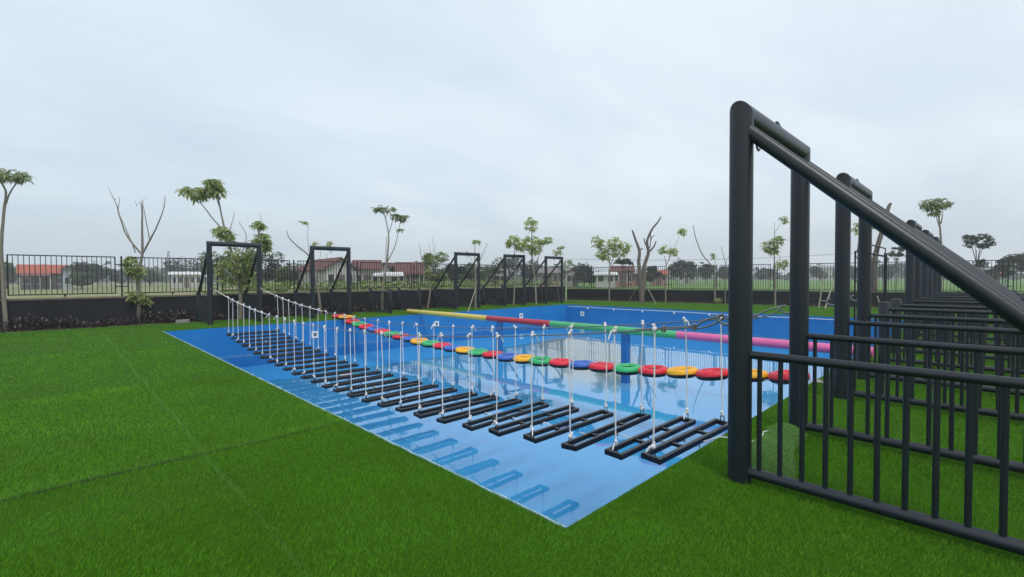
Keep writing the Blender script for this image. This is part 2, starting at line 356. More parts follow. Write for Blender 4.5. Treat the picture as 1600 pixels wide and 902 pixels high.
def rim(p, q, w_):
    n = 220; p = Vector(p); q = Vector(q); d = (q-p).normalized(); s = Vector((-d.y, d.x, 0)); vv = []
    for i in range(n+1):
        c = p.lerp(q, i/n); k = w_*(0.4+1.0*random.random()); z = 0.008+0.008*random.random()
        vv += [c+s*k+Vector((0, 0, z)), c-s*0.006+Vector((0, 0, z)), c-s*0.006+Vector((0, 0, -0.05)), c+s*k+Vector((0, 0, -0.002))]
    mb.add(vv, [(i*4+a, (i+1)*4+a, (i+1)*4+(a+1) % 4, i*4+(a+1) % 4) for i in range(n) for a in range(4)])
rim((X0, Y0, 0), (X0, Y1, 0), 0.011)
struct('pool_rim', mb, coping)

mb = MB(); n = 90
for i in range(n):
    xa, xb = -12+(X0+12)*i/n, -12+(X0+12)*(i+1)/n; f_ = lambda x: SY_+0.012*math.sin(x*3.1)+0.02*math.sin(x*0.7)
    mb.add([(xa, f_(xa)-.012, .004), (xb, f_(xb)-.012, .004), (xb, f_(xb)+.010, .004), (xa, f_(xa)+.010, .004)], [(0, 1, 2, 3)])
struct('turf_seam_shade', mb, mat('seam_backing_shade', (0.012, 0.016, 0.010), rough=.9))  # dark strip: black backing colour with the seam gap's shade painted in
# ------------------------------------------------------------------ boundary walls and fences
def wall(p, q, top, th, capm, cap_h, cap_w, name, label):
    p = Vector((*p, 0)); q = Vector((*q, 0)); d = (q-p); ln = d.length; d.normalize()
    r = empty(name, p, math.atan2(d.y, d.x)); tag(r, label, 'wall')
    b = MB(); b.box((0, 0, -0.06), (ln, th, top)); b.build('wall_face', black_wall, r)
    c = MB(); c.cbox((0, -0.03, top+0.002), (ln, cap_w, top+cap_h), 0.012); c.build('wall_cap', capm, r)
wall((-34, 22.0), (26.9, 22.0), 0.93, 0.2, concrete, 0.075, 0.30, 'boundary_wall', 'long low black wall with a beige cap behind the left planting bed')
wall((wall_x(-14), -14), (wall_x(21.95), 21.95), 0.76, -0.2, green_cap, 0.055, -0.24, 'boundary_wall', 'long low black wall with a mossy green cap behind the far side of the pool')
def fence(p, q, gaps, z0, z1, label):
    """run from p to q; a post stands in every gap; panels between"""
    p = Vector((*p, 0)); q = Vector((*q, 0)); d = (q-p); ln = d.length; d.normalize()
    r = empty('metal_fence', p, math.atan2(d.y, d.x)); tag(r, label, 'fence')
    gaps = sorted(gaps); edges = [-0.0]+gaps+[ln]
    for i in range(len(edges)-1):
        a = edges[i]+(0.16 if i else 0); b = edges[i+1]-(0.16 if i < len(edges)-2 else 0); m = MB()
        m.box((a, -0.02, z1-0.035), (b, 0.02, z1)); m.box((a, -0.02, z0), (b, 0.02, z0+0.035))
        m.box((a, -0.018, z0+0.036), (a+0.036, 0.018, z1-0.036)); m.box((b-0.036, -0.018, z0+0.036), (b, 0.018, z1-0.036))
        k = max(1, round((b-a)/0.128)); 
        for j in range(1, k):
            x = a+(b-a)*j/k; m.box((x-0.010, -0.010, z0+0.036), (x+0.010, 0.010, z1-0.036))
        m.box(((a+b)/2-0.03, -0.02, z0-0.07), ((a+b)/2+0.03, 0.02, z0-0.001))
        m.build('fence_panel', fence_paint, r)
    for g in gaps:
        m = MB(); m.box((g-0.025, -0.025, z0-0.13), (g+0.025, 0.025, z1+0.02))
        for z in (z0+0.25, z1-0.3): m.box((g-0.16, -0.01, z), (g+0.16, 0.01, z+0.03))
        m.build('fence_post', fence_paint, r)
fx = -34
fence((-34, 22.1), (27.0, 22.1), [x-fx for x in (-31.3, -28.3, -25.3, -22.3, -19.3, -16.3, -13.3, -10.3, -7.3, -4.3, -1.33, 1.67, 4.68, 7.69, 10.72, 14.0, 17.0, 20.0, 23.2)], 1.10, 2.44,
      'black metal railing fence along the top of the beige capped wall on the left')
P_, Q_ = Vector((wall_x(-14)+0.1, -14)), Vector((wall_x(21.95)+0.1, 21.95)); LR = (Q_-P_).length
def yr(px):   # distance along the right fence seen in image column px
    d = ray(px, 430); t = (27.1+22*0.2045)/(d.x+0.2045*d.y); return (Vector((t*d.x, t*d.y))-P_).length
fence(P_, Q_, [yr(x) for x in (924, 982, 1045, 1120, 1209, 1300, 1395)]+[3.2, 6.2, 9.2, 12.2, LR-42] if False else [yr(x) for x in (924, 982, 1045, 1120, 1209, 1312, 1430, 1575)]+[9.0, 5.8, 2.8], 0.85, 2.34,
      'black metal railing fence along the mossy wall beyond the far side of the pool')

# ------------------------------------------------------------------ obstacle gates
def rails_panel(parent, x, ylen, r_top=0.031, r_bot=0.041):
    m = MB(); m.tube([(x, -0.07, 1.0), (x, -ylen+0.07, 1.0)], r_top, 14); m.tube([(x, -0.07, 0.085), (x, -ylen+0.07, 0.085)], r_bot, 14)
    p = m.build('side_panel', paint, parent); n = round(ylen/0.145)
    b = MB(); b.tube([(0, 0, 0.115), (0, 0, 0.975)], 0.0175, 10); first = None
    for j in range(1, n):
        if first is None: o = b.build('baluster', paint, p); first = o
        else: o = first.copy(); col.objects.link(o); o.parent = p
        o.location = (x, -ylen*j/n, 0)
GL = 1.86
def make_gate(wd, H=2.94, tall=True, ring_x=0.0, ring_r=0.045):
    """origin at the ground between the two front posts; the side rails run to -y"""
    r = empty('obstacle_gate' if tall else 'low_barrier', (0, 0, 0)); rp = 0.085
    for s in (-1, 1):
        x = s*wd/2; m = MB()
        m.tube([(x, 0, -0.04), (x, 0, (H-rp) if tall else 1.13)], rp, 28, round_caps=0 if tall else 0.008)
        if tall:
            m.v = [(vx, vy, vz+(vx-x)*s if vz > 1.5 else vz) for vx, vy, vz in m.v]
        m.build('post', paint, r)
        m = MB(); m.tube([(x, -GL, -0.04), (x, -GL, 1.12)], 0.075, 20, round_caps=0.008); m.build('rear_post', paint, r)
        rails_panel(r, x, GL)
        if tall:
            m = MB(); m.tube([(x, -0.05, 2.72), (x, -GL+0.03, 1.03)], 0.05, 18); m.build('brace', paint, r)
            m = MB(); m.tube([(x+s*0.0, 0.07, 1.22), (x, 0.13, 1.22), (x, 0.17, 1.25), (x, 0.165, 1.29), (x, 0.13, 1.30)], 0.012, 8); m.build('cable_hook', steel, r)
    if tall:
        m = MB(); m.tube([(-wd/2, 0, H-rp), (wd/2, 0, H-rp)], rp, 28)
        m.v = [(vx+(vz-(H-rp))*(1 if vx > 0 else -1), vy, vz) for vx, vy, vz in m.v]; m.build('crossbeam', paint, r)
        m = MB(); m.box((-0.03, -0.03, H+0.0), (0.0, -0.01, H+0.035)); m.box((0.02, -0.03, H+0.0), (0.035, -0.01, H+0.03)); m.box((-0.05, -0.04, H-0.012), (0.05, 0.01, H+0.004)); m.build('bolt_plate', paint, r)
        m = MB(); pts = [(ring_x+ring_r*math.sin(t), 0, H-0.165-ring_r*1.25-ring_r*1.25*math.cos(t)) for t in [k*math.pi/6 for k in range(13)]]
        m.tube(pts, 0.009, 8); m.build('shackle', steel, r)
    return r
YN, YF = 1.369, 19.131
A = (3.821, 5.415); B_ = (7.374, 8.90); C_ = (14.60, 16.13); D_ = (18.05, 19.58); E_ = (21.52, 23.05); LO = (10.84, 12.40)
where = {'N': 'on the near bank', 'F': 'on the far bank'}
proto = make_gate(1.53); proto_a = make_gate(1.594, ring_x=-0.42, ring_r=0.05); low = make_gate(1.56, tall=False)
used = set()
def place(p, xs, near, label, cat='gate', grp='black pipe gates of the obstacle course'):
    o = p if p.name not in used else copy_tree(p)
    used.add(p.name); used.add(o.name)
    o.location = ((xs[0]+xs[1])/2, YN if near else YF, 0); o.rotation_euler = (0, 0, 0 if near else math.pi)
    tag(o, label, cat, grp)
place(proto_a, A, True, 'nearest black pipe gate, its post standing in front of the rope bridge')
place(proto_a, A, False, 'black pipe gate at the far end of the rope bridge, leftmost far gate')
place(proto, B_, True, 'near bank black pipe gate at the end of the ring float row')
place(proto, B_, False, 'far bank black pipe gate where the row of ring floats starts')
place(proto, C_, True, 'near bank black pipe gate just past the low barrier')
place(proto, C_, False, 'far bank black pipe gate just right of the low barrier')
place(proto, D_, True, 'near bank black pipe gate, last but one of the row receding right')
place(proto, D_, False, 'far bank black pipe gate, last but one before the pool corner')
place(proto, E_, True, 'near bank black pipe gate, farthest of the row receding right')
place(proto, E_, False, 'far bank black pipe gate next to the far corner of the pool')
place(low, LO, True, 'low black barrier of four short posts at the pink end of the striped pole', 'barrier', 'low barriers at the ends of the pole')
place(low, LO, False, 'low black barrier of four short posts at the yellow end of the striped pole', 'barrier', 'low barriers at the ends of the pole')

# ------------------------------------------------------------------ rope bridge
ORD = ['first', 'second', 'third', 'fourth', 'fifth', 'sixth', 'seventh', 'eighth', 'ninth', 'tenth', 'eleventh', 'twelfth', 'thirteenth', 'fourteenth', 'fifteenth',
       'sixteenth', 'seventeenth', 'eighteenth', 'nineteenth', 'twentieth', 'twenty-first', 'twenty-second', 'twenty-third', 'twenty-fourth', 'twenty-fifth',
       'twenty-sixth', 'twenty-seventh', 'twenty-eighth', 'twenty-ninth', 'thirtieth']
XL, XR = 3.885, 5.355
def z_cable(y): return 0.60+0.54*((y-10.0)/8.0)**2
def z_step(y): return -0.02-0.58*(1-((y-10.0)/8.2)**2)
def cable(x, label):
    r = empty('support_cable', (x, YN, 0)); tag(r, label, 'cable')
    ys = [1.75+(18.75-1.75)*i/60 for i in range(61)]
    pts = [(0, y-YN, z_cable(y)) for y in ys]
    m = MB(); m.tube(pts, 0.0075, 8); m.build('steel_rope', rope_dark, r)
    m = MB(); m.tube([(0.012, y-YN, z_cable(y)+0.012) for y in (1.75, 1.95, 2.15, 2.35)], 0.007, 8); m.build('doubled_end', rope_dark, r)
    m = MB(); m.tube([(0, y-YN, z_cable(y)) for y in [13.2+5.5*k/20 for k in range(21)]], 0.0105, 8); m.build('cable_sky_sheen', rope_white, r)  # added white tube, paints the sky's reflection on the far steel cable
    for yy, dr in ((1.75, -1), (18.75, 1)):
        m = MB(); z = z_cable(yy); hy = (YN+0.15 if dr < 0 else YF-0.15); L0 = abs(hy-yy)
        pts = []
        for k in range(15):
            t = k/14*2*math.pi; s = (1-math.cos(t))/2; pts.append((0.0, yy-YN+dr*L0*s, z+(1.275-z)*s+0.030*math.sin(t)))
        m.tube(pts, 0.008, 8); m.build('thimble', steel, r)
        for q in (0.02, 0.30 if dr < 0 else 0.3):
            m = MB(); cy_ = yy-dr*q; zc_ = z_cable(cy_)
            m.cbox((-0.016, cy_-YN-0.014, zc_-0.026), (0.026, cy_-YN+0.014, zc_+0.032), 0.005); m.build('rope_clip', steel, r)
cable(XL, 'dark steel cable carrying the left ropes of the bridge from near gate to far gate')
cable(XR, 'dark steel cable carrying the right ropes of the bridge from near gate to far gate')
frame_mb = MB(); wx, wy, bh = 1.56, 0.160, 0.054
for s in (-1, 1): frame_mb.cbox((-wx/2, s*wy/2-0.020, -bh/2), (wx/2, s*wy/2+0.020, bh/2), 0.004)
for s in (-1, 1): frame_mb.cbox((s*(wx/2-0.022)-0.022, -wy/2+0.0225, -bh/2+0.001), (s*(wx/2-0.022)+0.022, wy/2-0.0225, bh/2-0.001), 0.004)
cross_mb = MB(); cross_mb.cbox((-0.02, -wy/2+0.0225, -0.018), (0.02, wy/2-0.0225, 0.014), 0.003)
eye_mb = MB(); eye_mb.tube([(0, -0.02, 0), (0, -0.02, 0.06), (0, -0.012, 0.078), (0, 0.012, 0.078), (0, 0.02, 0.06), (0, 0.02, 0)], 0.0055, 6)
lug_mb = MB(); lug_mb.tube([(0, 0, -bh/2+.01), (0.0, 0.02, -bh/2-0.03), (0, -0.02, -bh/2-0.03), (0, 0, -bh/2+.01)], 0.006, 6)
protos = {}
def part(key, mb, name, mt, parent, loc=(0, 0, 0), rz=0):
    if key in protos: o = protos[key].copy(); col.objects.link(o)
    else: o = mb().build(name, mt) if callable(mb) else mb.build(name, mt); protos[key] = o
    o.parent = parent; o.location = loc; o.rotation_euler = (0, 0, rz); return o
def knot(seed, r=0.021, tail=None):
    tail = (seed % 3 != 1) if tail is None else tail
    m = MB(); rr = random.Random(seed)
    m.blob((0, 0, 0), (r, r, r*1.25), seed, 5, 7, 0.28); m.blob((rr.uniform(-.018, .018), rr.uniform(-.018, .018), 0.03), (r*0.8, r*0.8, r*0.8), seed+1, 5, 6, 0.3)
    if tail:
        a = rr.uniform(0, 6.28); m.tube([(0, 0, 0.01), (0.04*math.cos(a), 0.04*math.sin(a), 0.005), (0.075*math.cos(a), 0.075*math.sin(a), -0.04-rr.random()*0.03)], 0.0065, 6)
    return m
ysteps = [2.13, 2.54]
while ysteps[-1] < 16.95: ysteps.append(ysteps[-1]+0.575+random.uniform(-0.025, 0.025))
for i, y in enumerate(ysteps):
    z = z_step(y); jz = random.uniform(-0.012, 0.012); yaw = random.uniform(-0.035, 0.035)
    if i == 0: z = -0.055
    r = empty('bridge_step', ((XL+XR)/2, y, z), yaw)
    r.rotation_euler = (random.uniform(-0.08, 0.08), random.uniform(-0.010, 0.010), yaw)
    o_ = ORD[i] if i < 15 else ORD[len(ysteps)-1-i]
    if i == 0: lb = 'black bridge step nearest the camera, beside the near gate'
    elif i == len(ysteps)-1: lb = 'black bridge step at the far end of the rope bridge'
    elif i < 15: lb = 'black bridge step on white ropes, %s from the near end of the bridge' % o_
    else: lb = 'black bridge step on white ropes, %s from the far end of the bridge' % o_
    tag(r, lb, 'bridge step', 'hanging steps of the rope bridge')
    part('frame', frame_mb, 'frame', step_paint, r)
    for s in (-1, 1): part('cross', cross_mb, 'cross_bar', step_paint, r, (s*0.27, 0, 0))
    M = Matrix.Rotation(yaw, 3, 'Z')
    for s, xr in ((-1, XL), (1, XR)):
        lx = s*(XR-XL)/2
        part('eye', eye_mb, 'eye_bolt', steel if False else step_paint, r, (lx, 0, bh/2-0.01))
        h = z_cable(y)-z
        top = Vector((xr-(XL+XR)/2, 0, 0)); m = MB()
        b0 = Vector((lx, 0, bh/2+0.075)); t0 = r.rotation_euler.to_matrix().transposed() @ Vector((lx+random.uniform(-.012, .012), random.uniform(-0.03, 0.03), h+0.004))
        m.tube([b0, b0.lerp(t0, 0.5)+Vector((random.uniform(-.012, .012), random.uniform(-.012, .012), 0)), t0], 0.0075, 8)
        rp = m.build('hanging_rope', rope_white, r)
        k = (i*2+(s > 0)) % 6
        kn = part('knot%d' % k, knot(k), 'knot', rope_white, rp, b0); kn.rotation_euler = (0, 0, random.uniform(0, 6.28))
        kn = part('knot%d' % ((k+3) % 6), knot((k+3) % 6), 'knot', rope_white, rp, t0); kn.rotation_euler = (0, 0, random.uniform(0, 6.28)); kn.scale = (1.1, 1.1, 1.1)
    for s in (-1, 1): part('lug', lug_mb, 'lug', step_paint, r, (0, s*wy/2, 0))
    if i < len(ysteps)-1:
        y2 = ysteps[i+1]; z2 = z_step(y2); m = MB(); a = Vector((0, wy/2, -0.045)); b = Vector((random.uniform(-.03, .03), y2-y-wy/2, z2-z-0.045))
        m.tube([a, a.lerp(b, .5)+Vector((0, 0, -0.035)), b], 0.0075, 6); m.build('link_rope', rope_white, r)
# ------------------------------------------------------------------ ring float row
XT = 8.14
tube_y = [18.42, 17.78, 17.22, 16.60, 16.02, 15.44, 14.86, 14.26, 13.66, 13.10, 12.52, 11.95, 11.37, 10.80, 10.23, 9.68, 9.10, 8.52, 7.96, 7.39, 6.80, 6.22, 5.65, 5.06, 4.49, 3.93, 3.36, 2.78, 2.20]
tube_c = 'RYRGRBRGRBYGRBYGRBYGRBRGRYRYR'
def z_ring(y): return -0.42+0.46*((y-10.2)/8.0)**2
ringm = {'R': mat('red_ring', (0.72, 0.022, 0.045), rough=0.42, spec=0.4, col2=(0.50, 0.012, 0.03), vscale=5, obj_var=0.12),
         'Y': mat('yellow_ring', (0.88, 0.45, 0.02), rough=0.42, spec=0.4, col2=(0.72, 0.33, 0.015), vscale=5, obj_var=0.12),
         'G': mat('green_ring', (0.03, 0.44, 0.16), rough=0.42, spec=0.4, col2=(0.025, 0.31, 0.10), vscale=5, obj_var=0.12),
         'B': mat('blue_ring', (0.04, 0.14, 0.50), rough=0.42, spec=0.4, col2=(0.025, 0.09, 0.36), vscale=5, obj_var=0.12)}
cname = {'R': 'red', 'Y': 'yellow', 'G': 'green', 'B': 'blue'}
top_mb = MB(); top_mb.torus(0.2165, 0.0725, 40, 14, None, -6, 158, 1.08)
bot_mb = MB(); bot_mb.torus(0.2165, 0.069, 40, 12, None, 150, 364, 1.20)
meshes = {}
nr = len(tube_y)
for i, (y, c) in enumerate(zip(tube_y, tube_c)):
    z = max(z_ring(y), 0.075 if y > Y1-0.3 else -9)
    r = empty('ring_float', (XT+random.uniform(-.03, .03), y, z)); sl_ = 0.92*(y-10.2)/64
    r.rotation_euler = (math.atan(sl_*0.9)+random.uniform(-.05, .05) if y < Y1-.3 else 0, random.uniform(-.03, .03), random.uniform(-.1, .1))
    same = [j for j in range(nr-1, -1, -1) if tube_c[j] == c]; k = same.index(i)
    nm = cname[c]
    if k == 0: lb = '%s ring float with black underside, nearest %s one to the near gate' % (nm, nm)
    else: lb = '%s ring float with a black underside, %s %s one counted from the near bank' % (nm, ORD[k], nm)
    tag(r, lb, 'ring float', 'ring floats strung across the pool')
    for key, mbb, n_, mt in ((c, top_mb, 'ring_top', ringm[c]), ('k', bot_mb, 'ring_base', black_rubber)):
        if key in meshes: o = meshes[key].copy(); col.objects.link(o)
        else: o = mbb.build(n_, mt); meshes[key] = o
        o.parent = r
m = MB(); ys = [1.72+(18.9-1.72)*i/60 for i in range(61)]
m.tube([(XT-0.07, y, max(z_ring(y)-0.055, 0.014 if (y < Y0 or y > Y1) else -9)) for y in ys], 0.008, 6)
m.tube([(XT+0.07, y, max(z_ring(y)-0.055, 0.014 if (y < Y0 or y > Y1) else -9)) for y in ys], 0.008, 6)
tag(m.build('float_rope', rope_white), 'pair of thin ropes threaded under the row of coloured ring floats', 'rope')

# ------------------------------------------------------------------ striped balance pole
XP, ZP, RP = 11.55, 0.055, 0.102
r = empty('balance_pole', (XP, 10, 0)); tag(r, 'long round pole in yellow, red, green and pink lengths across the pool', 'balance pole')
pcols = {'yellow': (0.62, 0.50, 0.10), 'red': (0.42, 0.025, 0.045), 'green': (0.06, 0.42, 0.16), 'pink': (0.72, 0.14, 0.36)}
for nm, ya, yb in (('yellow', 18.75, 13.2), ('red', 13.2, 10.05), ('green', 10.05, 5.70), ('pink', 5.70, 1.62)):
    m = MB(); m.tube([(0, ya-10, ZP+0.04), (0, (ya+yb)/2-10, ZP+0.04), (0, yb-10, ZP+0.04)], RP, 28, round_caps=0.004)
    o = m.build('pole_section', mat('pole_%s' % nm, pcols[nm], rough=0.38, spec=0.5, var=0.12, vscale=3), r); o['label'] = nm+' section of the pole'
pillar_m = mat('pillar_paint', (0.005, 0.14, 0.42), rough=0.5, var=0.2, vscale=3)
for y in (12.55, 7.25):
    m = MB(); m.cbox((-0.095, y-10-0.095, FL_), (0.095, y-10+0.095, ZP-RP+0.03), 0.008); m.build('pillar', pillar_m, r)

# ------------------------------------------------------------------ pool fittings
whitep = mat('white_plastic', (0.75, 0.77, 0.78), rough=0.5); dark_in = mat('inlet_grille', (0.10, 0.13, 0.17), rough=0.6)
def inlet(loc, rz, label):
    r = empty('wall_inlet', loc, rz); tag(r, label, 'pool inlet', 'white square inlets in the pool walls')
    m = MB(); s, i_ = 0.125, 0.065
    for lo, hi in (((-s, 0, -s), (s, 0.025, -i_)), ((-s, 0, i_), (s, 0.025, s)), ((-s, 0, -i_+.0005), (-i_, 0.024, i_-.0005)), ((i_, 0, -i_+.0005), (s, 0.024, i_-.0005))): m.box(lo, hi)
    m.build('surround', whitep, r); m = MB(); m.box((-i_+.001, 0.0, -i_+.001), (i_-.001, 0.010, i_-.001)); m.build('grille', dark_in, r)
inlet((6.92, Y1-0.002, -0.50), math.pi, 'white square inlet in the far pool wall, seen among the bridge ropes')
inlet((12.45, Y1-0.002, -0.50), math.pi, 'white square inlet in the far pool wall left of the red pole section')
inlet((17.98, Y1-0.002, -0.45), math.pi, 'white square inlet in the far pool wall above the red pole section')
inlet((X1-0.002, 16.62, -0.50), math.pi/2, 'white square inlet beside the far corner of the pool')
r = empty('float_line', (X1-0.05, 10, -0.11)); tag(r, 'thin white line with clips strung along the far side wall of the pool', 'line')
m = MB(); m.tube([(0, y-10, -0.01*math.sin(y)) for y in [Y0+0.1+(Y1-Y0-.2)*k/40 for k in range(41)]], 0.014, 6); m.build('line_rope', rope_white, r)
for k in range(9):
    y = 16.2-k*1.75; m = MB(); m.blob((0, y-10, -0.07), (0.035, 0.05, 0.045), k); m.tube([(0, y-10, -0.05), (0, y-10, -0.01*math.sin(y))], 0.012, 6); m.build('clip', whitep, r)

# ------------------------------------------------------------------ loose things on the banks
m = MB(); m.cbox((-0.20, -0.09, 0.0), (0.20, 0.09, 0.13), 0.012, Matrix.Translation((3.25, 20.65, 0)) @ Matrix.Rotation(0.1, 4, 'Z'))
tag(m.build('paving_block', mat('block', (0.30, 0.28, 0.25), rough=.9, var=.3, vscale=12, bump=.4)), 'pale concrete block lying on the turf left of the far bridge gate', 'block')
m = MB(); pts = [(4.80, 1.50, 0.03), (4.86, 1.53, 0.05), (4.92, 1.54, 0.085), (4.97, 1.51, 0.09), (4.97, 1.47, 0.07), (4.92, 1.44, 0.04), (4.84, 1.45, 0.03), (4.76, 1.52, 0.03), (4.70, 1.68, 0.035), (4.64, 1.84, 0.03), (4.62, 2.0, -0.05)]
m.tube(pts, 0.0055, 8); tag(m.build('rope_loop', rope_white), 'loose loop of white rope on the turf behind the nearest post', 'rope')
for dx, lb in ((0.0, 'left'), (1.53, 'right')): pass
r = empty('anchor_chain', (8.14, 1.65, 0)); tag(r, 'short pale chain anchoring the ring float ropes to the near bank', 'chain')
for k in range(7):
    m = MB(); M = Matrix.Translation((0.012*(k % 2), -0.16+k*0.05, 0.03)) @ Matrix.Rotation(R(90*(k % 2)+20), 4, 'Y'); m.torus(0.022, 0.0065, 12, 6, M); m.build('link', steel, r)

# blue steel truss frame standing on the near bank past the ring floats
def at_plane_y(px, py, y):
    d = ray(px, py); t = (y-EYE.y)/d.y; return EYE+d*t
r = empty('truss_frame', (10.0, 1.62, 0)); tag(r, 'slim black steel frame with a triangular top seen between the posts on the right', 'frame')
m = MB()
for dx, dy in ((-0.05, 0), (0.04, 0.06)): m.tube([(dx, dy, 0), (dx, dy, 2.05)], 0.014, 8)
for k in range(9): m.tube([(-0.05, 0, 0.2+k*0.21), (0.04, 0.06, 0.3+k*0.21)], 0.007, 6)
m.build('leg', fence_paint, r)
m = MB(); m.tube([(2.9, 0, 0), (2.9, 0, 2.10)], 0.032, 12); m.build('leg', fence_paint, r)
m = MB(); m.tube([(-0.12, 0, 2.03), (2.93, 0, 2.03)], 0.020, 8); m.tube([(0.0, 0.0, 2.20), (2.85, 0, 2.20)], 0.014, 8)
for k in range(4): m.tube([(0.0+k*0.95, 0, 2.03), (0.0+k*0.95, 0, 2.20)], 0.010, 6)
m.tube([(-0.12, 0, 2.03), (0.0, 0, 2.21)], 0.014, 6); m.tube([(0.12, 0, 2.03), (0.0, 0, 2.21)], 0.014, 6); m.build('top_truss', fence_paint, r)

# turf mound between the two posts of the nearest gate
def mound():
    n, k = 26, 12; pts = []; a = Vector((4.02, 1.20, 0)); b = Vector((5.36, 1.50, 0)); d = (b-a); s = Vector((-d.y, d.x, 0)).normalized()
    m = MB(); vv = []
    for i in range(n+1):
        t = i/n; c = a+d*t; c += s*0.05*math.sin(t*5); h = 0.19*math.sin(math.pi*min(1, max(0.02, t*1.0)))**0.55*(0.9+0.2*math.sin(t*9)); w_ = 0.17+0.03*math.sin(t*7)
        for j in range(k+1):
            q = math.pi*j/k; vv.append(c+s*w_*math.cos(q)+Vector((0, 0, h*math.sin(q)-0.004)))
    m.add(vv, [(i*(k+1)+j, (i+1)*(k+1)+j, (i+1)*(k+1)+j+1, i*(k+1)+j+1) for i in range(n) for j in range(k)], True)
    return m
mound_m = mound(); pile = mound_m.build('turf_roll', mat('mound_backing', (0.06, 0.15, 0.025), rough=.95, var=.3, vscale=30)); tag(pile, 'humped strip of lighter green turf lying between the two nearest black posts', 'turf roll')

# ------------------------------------------------------------------ turf blades (uncountable)
def blades(px_, py_, h, wd, lean, name, mt, z0=0.0, parent=None, leanvec=None):
    n = len(px_); a = rng.uniform(0, 2*np.pi, n); dx, dy = np.cos(a), np.sin(a)
    b = rng.uniform(0, 2*np.pi, n); l = lean*rng.uniform(0.3, 1.0, n)*h; lx, ly = np.cos(b)*l, np.sin(b)*l
    if leanvec is not None: lx = lx+leanvec[0]*h; ly = ly+leanvec[1]*h
    z0 = np.broadcast_to(z0, (n,)); V = np.empty((n, 5, 3), np.float32); hw = wd/2
    V[:, 0] = np.stack([px_-dx*hw, py_-dy*hw, z0], 1); V[:, 1] = np.stack([px_+dx*hw, py_+dy*hw, z0], 1)
    V[:, 2] = np.stack([px_+dx*hw*.8+lx*.4, py_+dy*hw*.8+ly*.4, z0+h*.6], 1); V[:, 3] = np.stack([px_-dx*hw*.8+lx*.4, py_-dy*hw*.8+ly*.4, z0+h*.6], 1)
    V[:, 4] = np.stack([px_+lx, py_+ly, z0+h], 1)
    me = bpy.data.meshes.new(name); me.vertices.add(n*5); me.vertices.foreach_set('co', V.ravel())
    base = (np.arange(n)*5)[:, None]; idx = (base+np.array([0, 1, 2, 3, 3, 2, 4])).astype(np.int32).ravel()
    me.loops.add(n*7); me.loops.foreach_set('vertex_index', idx); me.polygons.add(n*2)
    st = ((np.arange(n)*7)[:, None]+np.array([0, 4])).astype(np.int32).ravel(); me.polygons.foreach_set('loop_start', st)
    me.update(calc_edges=True); me.materials.append(mt)
    o = bpy.data.objects.new(name, me); col.objects.link(o)
    if parent: o.parent = parent
    return o
fw, rt, up = (np.array(q) for q in (FW, RT, UP))
def seen(x, y, mg=0.12):
    d = np.stack([x, y, np.full_like(x, -1.6)], 1); z = d@fw; z = np.where(z < 0.3, 1e-3, z)
    u = (d@rt)/z*F/PW; v = (d@up)/z*F/PH
    return (np.abs(u) < 0.5+mg) & (v > -0.5-mg*1.3) & ((d@fw) > 0.3)
SY, SX = 4.99, 0.93     # seams between turf rolls
px_, py_, dd = [], [], []
for r0, r1, dens in ((1.8, 4, 15000), (4, 6, 8000), (6, 9, 3600), (9, 14, 1100), (14, 22, 380), (22, 33, 110)):
    n = int(math.pi*(r1*r1-r0*r0)*dens*0.33); a = R(44.2)+rng.uniform(-R(59.4), R(59.4), n); q = np.sqrt(rng.uniform(r0*r0, r1*r1, n))
    px_.append(q*np.sin(a)); py_.append(q*np.cos(a)); dd.append(q)
gx, gy, gd = np.concatenate(px_), np.concatenate(py_), np.concatenate(dd)
ok = seen(gx, gy) & ~((gx > X0-0.002) & (gx < X1+0.012) & (gy > Y0-0.008) & (gy < Y1+0.02)) & (gy < TY-0.01) & (gx < 27.0+(22.0-gy)*0.2045-0.93)
seam_a = SY+0.012*np.sin(gx*3.1)+0.02*np.sin(gx*0.7); seam_b = SX+0.01*np.sin(gy*2.3)
ok &= ~((np.abs(gy-seam_a) < 0.012+0.010*np.sin(gx*2.7)) & (gx < X0)) & ~((np.abs(gx-seam_b) < 0.008) & (gy < 20))
ok &= ~((gx > 4.1) & (gx < 5.3) & (np.abs(gy-(1.20+(gx-4.02)*0.224)) < 0.14))
gx, gy, gd = gx[ok], gy[ok], gd[ok]; seam_a = seam_a[ok]
hh = rng.uniform(0.017, 0.034, len(gx)); hh = np.where((gy > seam_a) & (gy < seam_a+0.10) & (gx < X0), hh+0.016, hh)
patch = np.sin(gx*1.3+2)*np.sin(gy*1.1)+0.6*np.sin(gx*3.7+gy*2.1); hh *= 1+0.12*patch
wd = 0.0022*np.maximum(1, gd/4.2)**0.95
# each roll of turf leans its own way
lvx = np.where(gx < SX, 0.28, -0.05)+0.12*np.sin(gx*2.1+gy*1.7); lvy = np.where(gy < SY, -0.25, 0.22)+0.12*np.sin(gx*1.4-gy*2.6)
tag(blades(gx, gy, hh, wd, 1.0, 'grass', grass_m, leanvec=(lvx, lvy)), 'short bright green artificial grass blades covering the banks round the pool', 'grass', kind='stuff')
n = 9000; sy_ = rng.uniform(1.6, 19, n); sx_ = SX+0.01*np.sin(sy_*2.3)+rng.normal(0, 0.008, n); k_ = rng.random(n) < (0.35+0.4*np.sin(sy_*1.9)**2)
sx2 = rng.uniform(-6, X0-.02, 5000); sy2 = SY+0.012*np.sin(sx2*3.1)+0.02*np.sin(sx2*0.7)+0.032+rng.normal(0, 0.010, 5000)
qx, qy = np.concatenate([sx_[k_], sx2]), np.concatenate([sy_[k_], sy2])
tag(blades(qx, qy, rng.uniform(0.016, 0.032, len(qx)), 0.0032*np.maximum(1, np.hypot(qx, qy)/4), 1.1, 'seam_fibres', seam_m), 'pale loose fibres along the seams between turf rolls', 'grass', kind='stuff')
